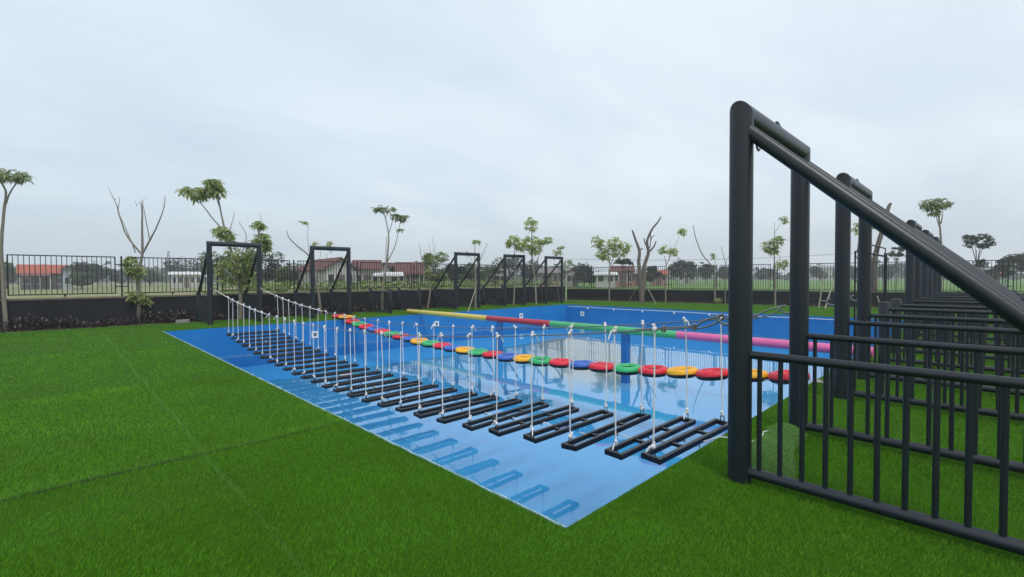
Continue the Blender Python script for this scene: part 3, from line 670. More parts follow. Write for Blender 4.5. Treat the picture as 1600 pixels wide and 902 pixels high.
# blades on the mound
n = 9000; mv = np.array([v for v in mound_m.v]).reshape(27, 13, 3); ii = rng.uniform(0, 25.99, n); jj = rng.uniform(0, 11.99, n); i0 = ii.astype(int); j0 = jj.astype(int); fi = (ii-i0)[:, None]; fj = (jj-j0)[:, None]
P = (mv[i0, j0]*(1-fi)+mv[i0+1, j0]*fi)*(1-fj)+(mv[i0, j0+1]*(1-fi)+mv[i0+1, j0+1]*fi)*fj
mg = blades(P[:, 0], P[:, 1], rng.uniform(0.012, 0.026, n), 0.0035, 1.1, 'turf_fibres', leaf_mat('mound_blade', (0.10, 0.25, 0.05), (0.22, 0.42, 0.12), .4, .02), z0=P[:, 2]-0.003, parent=pile); tag(mg, kind='stuff')

# ------------------------------------------------------------------ leaves
def leaf_shape(L_, w_, droop):
    """folded leaf along +x, curving down"""
    p = [(0, 0, 0), (L_*.35, w_*.5, .02*L_-droop*L_*.12), (L_*.35, 0, -droop*L_*.15), (L_*.35, -w_*.5, .02*L_-droop*L_*.12),
         (L_*.7, w_*.42, -droop*L_*.38), (L_*.7, 0, -droop*L_*.42), (L_*.7, -w_*.42, -droop*L_*.38), (L_, 0, -droop*L_*.85)]
    f = [(0, 2, 1), (0, 3, 2), (1, 2, 5, 4), (2, 3, 6, 5), (4, 5, 7), (5, 6, 7)]
    return [Vector(q) for q in p], f
def whorl(mb, c, n, L_, rr, tilt=0.0):
    a0 = rr.uniform(0, 6.28)
    for k in range(n):
        a = a0+6.283*k/n+rr.uniform(-.25, .25); l = L_*rr.uniform(.7, 1.15); v, f = leaf_shape(l, l*.36, rr.uniform(.3, 1.3))
        M = Matrix.Translation(c) @ Matrix.Rotation(a, 4, 'Z') @ Matrix.Rotation(rr.uniform(-.5, .45)+tilt, 4, 'Y') @ Matrix.Rotation(rr.uniform(-.4, .4), 4, 'X')
        mb.add([M @ q for q in v], f)
def young_tree(base_px, branches, clusters, label, bark=bark_pale, leafm=leaf_fresh, L_=0.19, seed=1, depth=None, stakes=None, name='young_tree', group='young trees planted round the pool'):
    """branches: list of (pixel polyline, start radius, end radius); clusters: (px, py, rx, ry, whorls)"""
    rr = random.Random(seed); b = gnd(*base_px) if depth is None else base_px
    if depth is None: depth = depth_of(b)
    else: b = base_at(base_px[0], depth)
    r = empty(name, b); tag(r, label, 'tree', group); m = MB()
    ends = []
    for bi, (pl, r0, r1) in enumerate(branches):
        off = 0 if bi == 0 else rr.uniform(-.25, .25)
        pts = []
        for i, (x, y) in enumerate(pl):
            if bi == 0 and i == 0: p = Vector((0, 0, -0.05))
            else: p = atd(x, y, depth+off*(i/(len(pl)-1)))-b
            pts.append(p)
        fine = []
        for i in range(len(pts)-1):
            p0 = pts[max(i-1, 0)]; p1 = pts[i]; p2 = pts[i+1]; p3 = pts[min(i+2, len(pts)-1)]
            for s in range(5):
                t = s/5; fine.append(0.5*((2*p1)+(p2-p0)*t+(2*p0-5*p1+4*p2-p3)*t*t+(3*p1-p0-3*p2+p3)*t**3)+Vector((rr.uniform(-1, 1), rr.uniform(-1, 1), 0))*0.004)
        fine.append(pts[-1]); k = len(fine)
        m.tube(fine, [r0+(r1-r0)*i/(k-1) for i in range(k)], 8)
        ends.append((fine[-1], off))
    if clusters:
        c = MB(); tw = m
        for (x, y, rx, ry, n) in clusters:
            for _ in range(int(n*1.5)+1):
                a = rr.uniform(0, 6.28); q = math.sqrt(rr.random()); dz = rr.uniform(-1, 1)*rx/F*depth*0.9
                p = atd(x+rx*q*math.cos(a), y+ry*q*math.sin(a), depth+dz)-b
                whorl(c, p, rr.randint(5, 8), L_, rr)
            cc = atd(x, y+ry*.6, depth)-b
            for _ in range(min(5, n)):
                a = rr.uniform(0, 6.28); q = rr.uniform(.3, .9); p = atd(x+rx*q*math.cos(a), y+ry*q*math.sin(a), depth+rr.uniform(-.15, .15))-b
                tw.tube([cc, cc.lerp(p, .5)+Vector((0, 0, -.02)), p], [.009, .006, .004], 5)
        c.build('crown', leafm, r)
    m.build('trunk', bark, r)
    if stakes:
        for (x0, y0, x1, y1) in stakes:
            s = MB(); a = gnd(x0, y0)-b; e_ = atd(x1, y1, depth-0.15)-b; s.tube([a, e_], 0.02, 8); s.build('stake', bamboo, r)
    return r
young_tree((10, 517), [([(10, 517), (4, 430), (2, 385), (6, 330), (9, 300), (-2, 280)], .06, .02), ([(6, 330), (14, 305), (27, 282), (24, 272)], .025, .012), ([(3, 400), (-3, 370), (-6, 345)], .02, .01)],
           [(18, 274, 26, 9, 18), (34, 277, 14, 7, 9), (-12, 268, 16, 10, 10)], 'slender tree with a flat leafy top at the left edge of the picture', leafm=leaf_dull, seed=3)
young_tree((217, 505), [([(217, 505), (217, 470), (215, 430), (222, 400), (222, 360), (222, 325), (218, 316)], .07, .015), ([(222, 398), (205, 378), (195, 362), (186, 335), (182, 320), (171, 297)], .035, .008),
           ([(212, 395), (200, 365), (184, 330)], .02, .008), ([(222, 398), (236, 372), (246, 352), (256, 325), (258, 306)], .035, .008), ([(234, 376), (228, 345), (223, 318), (220, 312)], .018, .007), ([(246, 352), (248, 346)], .01, .008), ([(176, 308), (180, 312), (182, 309)], .008, .004), ([(171, 297), (168, 292)], .006, .003), ([(184, 330), (187, 312), (186, 308)], .012, .005), ([(214, 322), (211, 314)], .01, .004), ([(223, 318), (226, 308)], .008, .003), ([(256, 325), (253, 318)], .008, .004), ([(195, 362), (191, 356)], .008, .004)],
           [(205, 412, 15, 12, 22), (217, 425, 10, 12, 9), (212, 462, 18, 9, 12), (224, 470, 10, 9, 6)], 'bare-branched young tree with leaves only low on its trunk, left of the far bridge gate', leafm=leaf_mid, seed=4)
young_tree((376, 499), [([(376, 499), (376, 470), (372, 430), (362, 395), (352, 362), (345, 330), (340, 305)], .08, .02), ([(352, 362), (335, 345), (322, 328), (312, 316)], .03, .015), ([(372, 430), (390, 400), (402, 375), (404, 355)], .035, .012),
           ([(356, 370), (362, 350), (367, 332)], .018, .008), ([(376, 440), (378, 400), (385, 370), (375, 350), (374, 346)], .02, .008), ([(404, 370), (408, 345), (406, 333)], .014, .006), ([(345, 330), (338, 310), (331, 300)], .02, .01)],
           [(332, 290, 14, 12, 30), (341, 298, 9, 10, 14), (300, 298, 20, 7, 22), (315, 306, 15, 7, 16), (346, 362, 12, 8, 16), (356, 372, 12, 8, 12), (404, 352, 10, 8, 12), (408, 375, 14, 11, 22), (412, 388, 10, 8, 12), (375, 400, 26, 22, 46), (355, 425, 22, 20, 26), (388, 432, 18, 18, 22)],
           'tallest leafy young tree, rising behind the leftmost far gate', leafm=leaf_mid, L_=0.21, seed=5)
young_tree((502, 492), [([(502, 492), (498, 460), (492, 430), (484, 402), (465, 385), (452, 372), (448, 360)], .06, .012), ([(484, 402), (481, 375), (482, 348)], .016, .006), ([(492, 430), (500, 405), (500, 380)], .014, .006), ([(494, 440), (508, 415), (511, 396)], .012, .006)],
           [(474, 347, 7, 2, 4), (513, 380, 5, 4, 4), (494, 380, 5, 2, 2)], 'almost bare young tree leaning behind the second far gate', seed=6, L_=.15)
young_tree((597, 487), [([(597, 487), (598, 450), (604, 415), (607, 380), (607, 366), (602, 340), (596, 328)], .06, .012), ([(607, 366), (612, 350), (616, 334)], .02, .01), ([(604, 412), (616, 388), (622, 365), (626, 345)], .028, .01), ([(603, 420), (603, 390), (605, 368)], .02, .012), ([(602, 345), (605, 332)], .012, .008)],
           [(592, 325, 8, 5, 9), (606, 327, 11, 5, 10), (620, 339, 11, 5, 12), (630, 341, 7, 6, 7), (625, 359, 3, 2, 2)], 'tall thin three-forked young tree with sparse leaves, left of the round bush tree', seed=7, leafm=leaf_dull)
young_tree((668, 482), [([(668, 482), (672, 450), (665, 425), (659, 405), (655, 382)], .05, .009), ([(665, 425), (664, 405), (662, 390)], .014, .007), ([(670, 440), (676, 410), (669, 380)], .016, .006), ([(674, 415), (678, 395), (675, 370)], .014, .006), ([(678, 395), (681, 380)], .008, .005)],
           [(672, 430, 8, 16, 10)], 'leafless young tree with thin upright twigs in front of the round bush', seed=8, leafm=leaf_mid)
young_tree((743, 482), [([(743, 482), (743, 440), (742, 410), (742, 380)], .055, .01), ([(742, 425), (751, 405), (758, 388), (763, 380)], .022, .008), ([(742, 415), (733, 400), (727, 390)], .012, .006)],
           [(744, 377, 6, 3, 6)], 'thin young tree with one leaf tuft, held by a stake, behind the third far gate', seed=9, stakes=[(731, 488, 743, 452)])
young_tree((802, 478), [([(802, 478), (804, 450), (805, 420), (804, 390)], .05, .015)], [(804, 376, 12, 9, 24), (812, 385, 10, 7, 14), (795, 380, 6, 6, 8)], 'young tree with a small fresh green crown behind the fourth far gate', seed=10)
young_tree((838, 477), [([(838, 477), (836, 440), (832, 410), (831, 385), (831, 358), (830, 345)], .06, .015), ([(834, 420), (842, 400), (850, 382)], .025, .012), ([(840, 440), (840, 410), (846, 385)], .018, .01)],
           [(830, 350, 10, 11, 26), (830, 378, 15, 10, 34), (836, 390, 12, 7, 20), (820, 385, 8, 7, 10), (854, 375, 9, 6, 16), (845, 378, 7, 6, 8)], 'young tree with a top tuft and wide light green crown near the fifth far gate', seed=11)
young_tree((873, 472), [([(873, 472), (872, 440), (874, 410), (876, 390)], .045, .01)], [(872, 394, 9, 4, 8), (876, 386, 6, 3, 6), (888, 412, 6, 7, 8)], 'small sparse tree behind the fifth far gate near the pool corner', seed=12, leafm=leaf_mid)
young_tree((952, 470), [([(952, 470), (952, 430), (953, 415), (950, 398), (945, 385)], .06, .015), ([(953, 415), (960, 400), (966, 388)], .03, .012), ([(953, 418), (972, 400), (980, 388)], .025, .01), ([(951, 410), (941, 395), (934, 380)], .02, .01)],
           [(934, 378, 9, 11, 26), (946, 385, 11, 11, 34), (960, 382, 12, 12, 42), (950, 398, 14, 8, 28), (977, 386, 9, 8, 22), (972, 396, 8, 6, 12), (938, 398, 8, 10, 18)], 'rounded leafy young tree beyond the far corner of the pool', seed=13)
young_tree((1003, 474), [([(1003, 474), (1002, 450), (1000, 432), (998, 410), (999, 392), (993, 375), (988, 360)], .17, .05), ([(1004, 460), (1006, 435), (1007, 415), (1013, 395), (1011, 378), (1018, 360), (1028, 347), (1033, 339)], .15, .03),
           ([(1014, 394), (1022, 385), (1025, 377)], .06, .035), ([(1014, 392), (1008, 380), (1006, 372)], .05, .03), ([(1015, 388), (1018, 372), (1023, 368)], .035, .02), ([(1017, 375), (1016, 362)], .03, .02), ([(999, 392), (1004, 388)], .05, .03)],
           [], 'thick leafless pruned tree with two upright trunks, propped by two poles', bark=bark_dark, seed=14, name='pruned_tree', stakes=[(982, 473, 993, 452), (1025, 475, 1013, 452)])
young_tree((1040, 473), [([(1040, 473), (1040, 440), (1041, 415), (1038, 400)], .05, .015), ([(1041, 415), (1050, 395), (1058, 378), (1063, 365)], .02, .008), ([(1041, 415), (1047, 400)], .015, .01), ([(1045, 405), (1047, 385), (1048, 374)], .01, .004)],
           [(1040, 390, 10, 7, 18), (1052, 393, 7, 6, 10), (1066, 361, 6, 6, 12)], 'young tree with a low crown and one long leafy shoot, right of the pruned tree', seed=15)
young_tree((1117, 474), [([(1117, 474), (1117, 445), (1117, 425), (1109, 412), (1097, 397), (1087, 372), (1083, 352)], .055, .02), ([(1117, 425), (1118, 412), (1115, 400)], .02, .01)],
           [(1115, 400, 4, 5, 5), (1121, 469, 6, 5, 12)], 'young tree with one long bare branch curving left, just left of the nearest post', seed=16, leafm=leaf_mid)
young_tree((1133, 474), [([(1133, 474), (1133, 440), (1134, 415), (1130, 398), (1127, 385)], .035, .012), ([(1134, 412), (1140, 396), (1141, 390)], .012, .006)], [], 'thin leafless sapling immediately left of the nearest post', seed=17)
young_tree((1211, 477), [([(1211, 477), (1211, 440), (1210, 410), (1210, 385), (1210, 347)], .055, .008), ([(1210, 365), (1217, 353), (1222, 345)], .014, .008), ([(1213, 435), (1218, 410), (1218, 398)], .016, .008)],
           [(1203, 385, 13, 9, 24), (1214, 376, 10, 8, 20), (1209, 390, 13, 7, 16), (1225, 343, 7, 5, 8), (1222, 412, 9, 8, 14)], 'young tree seen between the two posts of the nearest gate', seed=18, leafm=leaf_mid)
young_tree((1365, 478), [([(1365, 478), (1366, 440), (1368, 400), (1380, 355), (1388, 325), (1392, 318)], .16, .07), ([(1366, 440), (1360, 400), (1352, 380), (1345, 370), (1342, 330)], .07, .03)],
           [(1338, 356, 6, 9, 10), (1366, 350, 6, 8, 8)], 'thick leaning pruned tree seen past the second gate, propped by a pole', bark=bark_dark, seed=19, name='pruned_tree', stakes=[(1378, 484, 1368, 455), (1350, 484, 1360, 455)], leafm=leaf_fresh)
young_tree((1470, 480), [([(1470, 480), (1470, 430), (1470, 375), (1468, 350), (1466, 335)], .07, .025), ([(1470, 350), (1473, 335)], .03, .02), ([(1469, 360), (1463, 340), (1458, 330)], .02, .01)],
           [(1452, 320, 15, 9, 30), (1468, 318, 16, 9, 34), (1460, 330, 10, 7, 12), (1482, 318, 6, 4, 5)], 'tall young tree with a flat umbrella crown above the farthest near-bank gates', seed=20, leafm=leaf_dull)

# bamboo ladder leaning on the right wall
r = empty('bamboo_ladder', gnd(1285, 483)); tag(r, 'pale bamboo ladder leaning on the far fence, seen between the gate posts', 'ladder'); b0 = Vector(r.location); dl = depth_of(b0)
s1a, s1b, s2a, s2b = (gnd(1279, 482)-b0, atd(1288, 427, dl+.5)-b0, gnd(1289, 483)-b0, atd(1306, 427, dl+.5)-b0)
for a, b in ((s1a, s1b), (s2a, s2b)): m = MB(); m.tube([a, a.lerp(b, .5), b], [.035, .03, .028], 8); m.build('ladder_rail', bamboo, r)
for t in (.22, .48, .72): m = MB(); m.tube([s1a.lerp(s1b, t), s2a.lerp(s2b, t)], .024, 8); m.build('rung', bamboo, r)

# bed plants: dark purple ground cover (left), low green-brown cover (right)
def bed(n, fx_, mt, hmax, name, label, L_=0.10):
    m = MB(); rr = random.Random(5)
    for _ in range(n):
        x, y = fx_(rr); h = hmax*rr.random()**1.3*(0.65+0.35*math.sin(x*1.9+y)+0.2*math.sin(x*6.1))
        v, f = leaf_shape(L_*rr.uniform(.7, 1.5), L_*.45, rr.uniform(-.3, 1)); M = Matrix.Translation((x, y, max(0.0, h))) @ Matrix.Rotation(rr.uniform(0, 6.28), 4, 'Z') @ Matrix.Rotation(rr.uniform(-1.2, .3), 4, 'Y')
        m.add([M @ q for q in v], f)
    return tag(m.build(name, mt), label, 'plants', kind='stuff')
bed(11000, lambda r_: (r_.uniform(-3, 26), r_.uniform(21.22, 21.95)), leaf_purple, 0.42, 'bed_plants', 'dark purple ground cover along the foot of the left black wall', 0.11)
def rb(r_): y = r_.uniform(-2, 21.8); return (wall_x(y)-r_.uniform(0.05, 0.8), y)
bed(3500, rb, leaf_purple, 0.16, 'bed_plants', 'low dark ground cover along the foot of the right black wall', 0.08)

# ------------------------------------------------------------------ beyond the fence: trees, houses, far woods
def crown_mb(rr, W_, H_, z0, D_, n, ls, clumps=None, flat=False):
    m = MB(); clumps = clumps or 9; cs = []
    for _ in range(clumps):
        a = rr.uniform(0, 6.28); q = rr.random()**.5
        cs.append((W_*.38*q*math.cos(a), D_*.38*q*math.sin(a), z0+H_*(rr.uniform(.15, .85) if not flat else rr.uniform(.30, .95)), (rr.uniform(.15, .30)*min(W_, H_*1.6) if not flat else rr.uniform(.09, .15)*W_)))
    for i in range(n):
        c = cs[rr.randrange(clumps)]
        while True:
            d = Vector((rr.uniform(-1, 1), rr.uniform(-1, 1), rr.uniform(-1, 1)))
            if .001 < d.length <= 1: break
        d = d.normalized()*rr.uniform(.55, 1.08); k = .7 if not flat else .62
        p = Vector((c[0]+d.x*c[3], c[1]+d.y*c[3], c[2]+d.z*c[3]*k)); s = ls*rr.uniform(.5, 1.3)
        M = Matrix.Translation(p) @ Matrix.Rotation(rr.uniform(0, 6.28), 4, 'Z') @ Matrix.Rotation(rr.uniform(-1.2, 1.2), 4, 'X')
        m.add([M @ Vector(q) for q in ((-s, -s*.4, 0), (0, -s*.55, s*.1), (s, 0, -.1*s), (0, s*.55, s*.1))], [(0, 1, 2, 3)])
    return m, cs
def bg_tree(x0, x1, ytop, depth, mt, label, seed, ycrown=None, flat=False, n=1500, name='broadleaf_tree', group='trees beyond the fence'):
    rr = random.Random(seed); b = base_at((x0+x1)/2, depth); r = empty(name, b, rr.uniform(0, 6)); tag(r, label, 'tree', group)
    W_ = (x1-x0)/F*depth; H_ = (437-ytop)/F*depth+1.6; z0 = H_*.22 if ycrown is None else (437-ycrown)/F*depth+1.6
    m, cs = crown_mb(rr, W_*1.05, H_-z0, z0, W_, n, max(.10, depth*.0031), clumps=12 if not flat else 18, flat=flat)
    m.build('crown', mt, r); t = MB(); tr = max(.06, W_*.022)
    t.tube([(0, 0, -.1), (tr, 0, z0*.6), (0, tr, z0+.2*(H_-z0))], [tr, tr*.8, tr*.6], 7)
    for c in cs[:6]: t.tube([(0, 0, z0*.7), (c[0]*.5, c[1]*.5, (z0+c[2])*.5), (c[0], c[1], c[2])], [tr*.5, tr*.35, tr*.15], 5)
    t.build('trunk', bark_dark, r)
for k, a in enumerate([
    (-70, -10, 395, 95, leaf_bgd, 'dark tree beyond the fence at the left edge of the picture'),
    (-8, 30, 408, 92, leaf_bgm, 'bushy tree immediately left of the red-roofed house'),
    (105, 150, 404, 88, leaf_bgd, 'dark rounded tree immediately right of the red-roofed house'),
    (112, 140, 424, 80, leaf_bgm, 'lighter shrub-like tree right of the red-roofed house, in front of the dark one'),
    (140, 168, 414, 100, leaf_bgd, 'dark pointed tree second to the right of the red-roofed house'),
    (165, 215, 419, 110, leaf_bgd, 'low dark tree behind the bare-branched young tree'),
    (215, 255, 420, 115, leaf_bgm, 'low tree left of the long white roof'),
    (262, 322, 406, 150, leaf_bgd, 'hazy dark tree behind the long white roof'),
    (322, 375, 398, 62, leaf_bgm, 'green tree inside the view through the leftmost far gate'),
    (350, 405, 405, 50, leaf_bgd, 'dark green tree behind the tallest young tree'),
    (395, 440, 394, 58, leaf_bgd, 'dark dome-shaped tree right of the leftmost far gate'),
    (425, 470, 415, 52, leaf_bgm, 'green tree halfway between the first and second far gates'),
    (455, 500, 422, 66, leaf_bgd, 'dark low tree left of the white gabled house'),
    (612, 632, 416, 60, leaf_bgd, 'small dark tree in front of the houses by the three-forked young tree'),
    (663, 703, 394, 42, leaf_bgy, 'rounded yellow-green bush tree left of the third far gate'),
    (700, 726, 414, 60, leaf_bgd, 'dark tree seen through the third far gate'),
    (718, 760, 412, 70, leaf_bgm, 'green tree seen behind the third far gate'),
    (755, 790, 420, 75, leaf_bgm, 'low green tree left of the fourth far gate'),
    (768, 815, 406, 120, leaf_bgd, 'hazy dark tree behind the fourth far gate'),
    (812, 850, 408, 120, leaf_bgd, 'hazy tree between the fourth and fifth far gates'),
    (848, 884, 418, 100, leaf_bgm, 'hazy tree behind the fifth far gate'),
    (893, 932, 418, 85, leaf_bgd, 'dark low tree left of the small white house'),
    (1010, 1032, 418, 85, leaf_bgd, 'dark tree right of the pruned tree'),
    (1045, 1072, 407, 105, leaf_bgd, 'tall hazy tree, leftmost of the grove left of the nearest post'),
    (1066, 1092, 411, 110, leaf_bgd, 'hazy tree in the middle of the grove left of the nearest post'),
    (1088, 1118, 414, 115, leaf_bgd, 'hazy tree at the right of the grove left of the nearest post'),
    (1120, 1142, 420, 130, leaf_bgd, 'small hazy tree beside the bare curving branch'),
    (1178, 1206, 424, 150, leaf_bgd, 'distant tree just right of the nearest post'),
    (1268, 1292, 421, 150, leaf_bgd, 'distant dark tree above the bamboo ladder'),
    (1320, 1350, 421, 150, leaf_bgd, 'distant tree behind the slim truss frame'),
    (1366, 1400, 420, 140, leaf_bgd, 'distant tree left of the farthest near-bank gates'),
    (1560, 1582, 402, 60, leaf_bgd, 'dark upright tree near the right edge of the picture'),
    (1582, 1625, 400, 66, leaf_bgd, 'dark tree at the right edge of the picture'),
    (1536, 1556, 424, 75, leaf_bgd, 'low dark shrub-like tree near the right edge, under the umbrella tree'),
    (1640, 1720, 395, 70, leaf_bgd, 'dark tree beyond the right edge'),
]): bg_tree(*a, seed=100+k, n=2600 if a[3] < 90 else 1600)
bg_tree(958, 990, 409, 60, leaf_bgd, 'flat-topped tree above the pink house roof', 201, ycrown=418, flat=True, n=700)
bg_tree(1388, 1412, 392, 55, leaf_bgd, 'flat-topped tree right of the slim truss frame', 202, ycrown=412, flat=True, n=700)
bg_tree(1503, 1548, 374, 52, leaf_bgd, 'umbrella-shaped tree standing alone near the right of the picture', 203, ycrown=402, flat=True, n=1200)
bg_tree(1516, 1536, 407, 48, leaf_bgd, 'small rounded tree just below the umbrella-shaped tree', 204, n=600)
# far woods: one uncountable mass on the horizon
rr = random.Random(9); m = MB()
for k in range(900):
    a = R(rr.uniform(-32, 112)); d = rr.uniform(240, 420); h = rr.uniform(6, 13)*(.75+.25*math.sin(a*23)+.2*math.sin(a*57)); cx_, cy_ = d*math.sin(a), d*math.cos(a)
    for j in range(26):
        p = Vector((cx_+rr.gauss(0, 4), cy_+rr.gauss(0, 4), min(abs(rr.gauss(0, 1)), 1.7)*h*.35+h*.3*rr.random())); s = rr.uniform(.6, 1.5)
        M = Matrix.Translation(p) @ Matrix.Rotation(rr.uniform(0, 6.28), 4, 'Z') @ Matrix.Rotation(rr.uniform(-1.3, 1.3), 4, 'X')
        m.add([M @ Vector(q) for q in ((-s, -s*.5, 0), (s*.6, -s*.6, 0), (s, s*.4, 0), (-s*.3, s*.7, 0))], [(0, 1, 2, 3)])
tag(m.build('far_woods', leaf_bgd), 'hazy dark line of woods along the horizon', 'woods', kind='stuff')
# rank green growth just outside the left fence
m = MB()
for k in range(18000):
    x = rr.uniform(7, 34); y = rr.uniform(24, 40)+max(0, x-20)*.3; h = rr.random()*1.5*(.6+.4*math.sin(x*.9+y*.3)); s = rr.uniform(.08, .2)
    M = Matrix.Translation((x, y, h)) @ Matrix.Rotation(rr.uniform(0, 6.28), 4, 'Z') @ Matrix.Rotation(rr.uniform(-1.3, 1.3), 4, 'X')
    m.add([M @ Vector(q) for q in ((-s, -s*.4, 0), (s*.6, -s*.5, 0), (s, s*.3, 0), (-s*.3, s*.6, 0))], [(0, 1, 2, 3)])
tag(m.build('undergrowth', leaf_bgy), 'rank green weeds outside the left fence behind the gates', 'weeds', kind='stuff')

tile_red = mat('orange_tiles', (0.42, 0.10, 0.055), rough=.85, var=.35, vscale=3); tile_mar = mat('maroon_tiles', (0.15, 0.06, 0.055), rough=.85, var=.35, vscale=3); tile_grey = mat('grey_roof', (0.30, 0.28, 0.27), rough=.85, var=.3, vscale=3)
sheet_w = mat('white_sheet_roof', (0.70, 0.71, 0.72), rough=.6, var=.15, vscale=2)
def plaster(nm, c): return mat(nm, c, rough=.9, spec=.2, var=.22, vscale=1.5)
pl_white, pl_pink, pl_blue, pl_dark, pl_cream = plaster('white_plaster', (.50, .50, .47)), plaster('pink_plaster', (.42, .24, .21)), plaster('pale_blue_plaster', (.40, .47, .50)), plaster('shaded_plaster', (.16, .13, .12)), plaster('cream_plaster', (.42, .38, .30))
win_m = mat('window_glass', (.03, .04, .05), rough=.15, spec=.6); trim_m = mat('white_trim', (.66, .66, .64), rough=.7)
def house(x0, x1, ytop, yeave, depth, wallm, roofm, label, gable='side', rz=0.0, D=7.0, nw=3, roofname='roof', door=True, porch=False):
    """front faces the camera; gable='side' ridge runs across the view, 'front' ridge runs away"""
    b = base_at((x0+x1)/2, depth); az = math.atan2(b.x, b.y); r = empty('house', b, -az+rz)
    tag(r, label, 'house', 'houses beyond the fence'); W_ = (x1-x0)/F*depth/math.sqrt(1+(((x0+x1)/2-800)/F)**2)*(1+(((x0+x1)/2-800)/F)**2)**0.0
    H_ = (437-ytop)/F*depth+1.6; E_ = (437-yeave)/F*depth+1.6; m = MB(); hw = W_/2
    if gable == 'side':
        m.box((-hw, 0, -.1), (hw, D, E_))
        for s in (-1, 1): m.add([(s*hw, 0, E_), (s*hw, D, E_), (s*hw, D/2, H_-.05)], [(0, 1, 2) if s > 0 else (2, 1, 0)])
        m.build('walls', wallm, r); q = MB(); ov = .45
        for s in (0, 1):
            y_e = -ov if s == 0 else D+ov; ze = E_-.12*1
            a = [(-hw-ov, y_e, ze), (hw+ov, y_e, ze), (hw+ov, D/2, H_), (-hw-ov, D/2, H_)]; bb = [(x, y, z-.12) for x, y, z in a]
            q.add(a+bb, [(0, 1, 2, 3), (7, 6, 5, 4), (0, 4, 5, 1), (3, 2, 6, 7), (0, 3, 7, 4), (1, 5, 6, 2)])
    else:
        m.box((-hw, 0, -.1), (hw, D, E_)); m.add([(-hw, -.003, E_), (hw, -.003, E_), (0, -.003, H_-.08)], [(0, 1, 2)]); m.build('walls', wallm, r); q = MB(); ov = .35
        for s in (-1, 1):
            a = [(s*(hw+ov), -ov, E_-.15), (s*(hw+ov), D, E_-.15), (0, D, H_), (0, -ov, H_)]; bb = [(x, y, z-.14) for x, y, z in a]
            q.add(a+bb, [(0, 1, 2, 3), (7, 6, 5, 4), (0, 4, 5, 1), (3, 2, 6, 7), (0, 3, 7, 4), (1, 5, 6, 2)])
    q.build(roofname, roofm, r)
    slots = nw+(1 if door else 0)
    for i in range(slots):
        cxx = -hw+W_*(i+.5)/slots; ww = min(.7, W_/slots*.28)
        if door and i == slots//2:
            q = MB(); q.box((-.42+cxx, -.05, 0), (.42+cxx, -.004, 2.0)); q.build('door', pl_dark, r)
        else:
            f = MB(); z0, z1 = .95, min(2.05, E_-.3); t = .07
            for lo, hi in (((cxx-ww-t, z0-t), (cxx+ww+t, z0)), ((cxx-ww-t, z1), (cxx+ww+t, z1+t)), ((cxx-ww-t, z0), (cxx-ww, z1)), ((cxx+ww, z0), (cxx+ww+t, z1))): f.box((lo[0], -.06, lo[1]), (hi[0], -.004, hi[1]))
            fo = f.build('window', trim_m, r); g = MB(); g.box((cxx-ww+.002, -.03, z0+.002), (cxx+ww-.002, -.006, z1-.002)); g.build('pane', win_m, fo)
    if porch:
        q = MB(); q.add([(-hw-.2, -2.4, E_*.80), (hw*.35, -2.4, E_*.80), (hw*.35, -.2, E_*.98), (-hw-.2, -.2, E_*.98)], [(0, 1, 2, 3)]); q.add([(-hw-.2, -2.4, E_*.80-.12), (hw*.35, -2.4, E_*.80-.12), (hw*.35, -.2, E_*.98-.12), (-hw-.2, -.2, E_*.98-.12)], [(3, 2, 1, 0)]); q.add([(-hw-.2, -2.4, E_*.80), (hw*.35, -2.4, E_*.80), (hw*.35, -2.4, E_*.80-.12), (-hw-.2, -2.4, E_*.80-.12)], [(3, 2, 1, 0)])
        q.build('porch_roof', tile_mar, r)
        for i in range(4): q = MB(); q.box((-hw+(hw*1.3)*i/3-.08, -2.3, 0), (-hw+(hw*1.3)*i/3+.08, -2.14, E_*.80-.13)); q.build('porch_post', pl_white, r)
    return r
house(32, 104, 412, 425, 84, pl_dark, tile_red, 'orange-red roofed house with a dark porch beyond the left fence', porch=True, nw=3)
house(98, 112, 417, 424, 80, pl_blue, tile_grey, 'narrow pale blue annex at the right end of the red-roofed house', gable='front', nw=1, door=False, D=5)
house(268, 315, 424.5, 428, 92, pl_white, sheet_w, 'long low shed with a bright white roof left of the leftmost far gate', nw=4)
house(508, 556, 403, 420, 46, pl_white, tile_mar, 'white gabled house with a maroon roof behind the second far gate', gable='front', nw=2, D=9, rz=.35)
house(556, 592, 406, 420, 54, pl_white, tile_mar, 'maroon-roofed house joined to the right of the white gabled house', nw=2)
house(585, 618, 412, 424, 62, pl_white, tile_mar, 'small white house with a maroon roof left of the three-forked young tree', gable='front', nw=1, rz=-.3)
house(590, 625, 426, 430, 52, pl_white, sheet_w, 'low white shed under a pale roof in front of the maroon roofs', nw=2, door=False)
house(622, 664, 410, 428, 58, pl_pink, tile_mar, 'wide house with a dark maroon roof left of the round bush tree', nw=3)
house(640, 662, 409, 417, 75, pl_cream, tile_grey, 'cream house with a grey roof behind the wide maroon roof', gable='front', nw=1)
house(455, 505, 418, 428, 75, pl_cream, tile_grey, 'low cream house with a grey roof left of the second far gate', nw=3)
house(760, 790, 422, 432, 74, pl_cream, tile_grey, 'low cream house seen left of the fourth far gate', nw=2)
house(845, 872, 421, 428, 82, pl_pink, tile_grey, 'pinkish house seen through the fifth far gate', nw=2)
house(884, 903, 422, 428, 88, pl_white, tile_red, 'small white house with a red roof right of the fifth far gate', gable='front', nw=1)
house(931, 961, 428, 431, 74, pl_white, sheet_w, 'small plain white building beyond the far fence, left of the pink house', nw=2, door=False)
house(958, 988, 418, 426, 80, pl_pink, tile_mar, 'pink-walled house beyond the far fence under the flat-topped tree', nw=2)
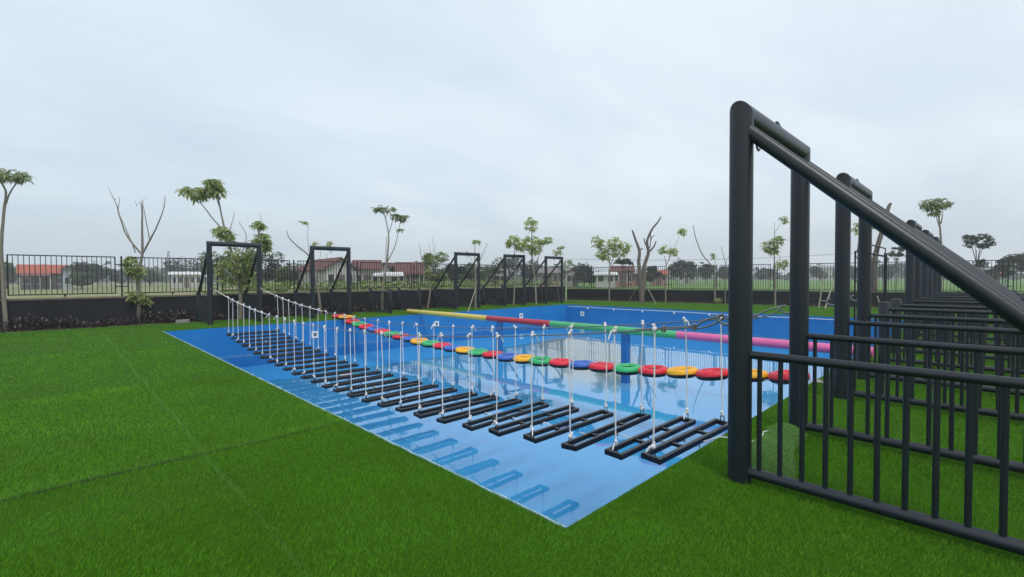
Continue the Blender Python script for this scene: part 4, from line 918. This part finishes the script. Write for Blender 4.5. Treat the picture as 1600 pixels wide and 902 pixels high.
house(984, 1010, 424, 430, 86, pl_pink, tile_grey, 'pinkish house with a grey roof behind the pruned tree', nw=2)
house(1016, 1042, 425, 431, 92, pl_pink, tile_red, 'house with a red roof right of the pruned tree', nw=2)
house(1060, 1086, 430, 433, 120, pl_white, tile_grey, 'distant small white house in front of the hazy grove', nw=2)
house(1145, 1175, 428, 433, 170, pl_white, sheet_w, 'distant white building behind the nearest post', nw=3)
house(1262, 1300, 420, 424, 190, pl_white, tile_grey, 'distant long pale building above the bamboo ladder', nw=6, D=14)
house(1370, 1402, 422, 426, 190, pl_white, tile_grey, 'distant pale building between the far fence posts on the right', nw=5, D=14)
house(1540, 1562, 428, 433, 90, pl_pink, tile_red, 'small reddish house near the right edge of the picture', nw=1)

# overhead wires and a mast
def wire(pts, label):
    m = MB(); m.tube(pts, 0.016, 5); tag(m.build('overhead_wire', rope_dark), label, 'wire')
p0, p1 = atd(860, 404, 44), atd(1345, 395, 38)
wire([p0.lerp(p1, t)+Vector((0, 0, -1.0*4*t*(1-t)*0.35)) for t in [k/24 for k in range(25)]], 'thin overhead wire running above the far fence')
b = base_at(264, 300); r = empty('lattice_mast', b); tag(r, 'tiny distant lattice mast left of the leftmost far gate', 'mast'); m = MB(); H_ = (437-388)/F*300
for s in ((-1, -1), (1, -1), (1, 1), (-1, 1)): m.tube([(s[0]*1.4, s[1]*1.4, 0), (s[0]*.3, s[1]*.3, H_)], .12, 4)
for k in range(10): z = H_*k/10; w_ = 1.4-1.1*k/10; m.tube([(-w_, -w_, z), (w_, -w_, z+H_*.1)], .08, 4); m.tube([(w_, w_, z), (-w_, w_, z+H_*.1)], .08, 4)
m.build('mast_frame', fence_paint, r)

# ------------------------------------------------------------------ haze
m = MB(); m.box((-460, -60, -2.2), (460, 460, 34))
hz = m.build('haze', None) if False else None
hm = bpy.data.materials.new('haze_air'); hm.use_nodes = True; t = hm.node_tree; t.nodes.clear()
pv = t.nodes.new('ShaderNodeVolumePrincipled'); pv.inputs['Color'].default_value = (0.94, 0.97, 1.0, 1); pv.inputs['Density'].default_value = 0.0015; pv.inputs['Anisotropy'].default_value = 0.2
o = t.nodes.new('ShaderNodeOutputMaterial'); L(t, pv.outputs[0], o.inputs['Volume'])
hz = m.build('haze', hm); tag(hz, 'pale haze over the fields', 'haze', kind='stuff')
print('objects', len(bpy.data.objects))
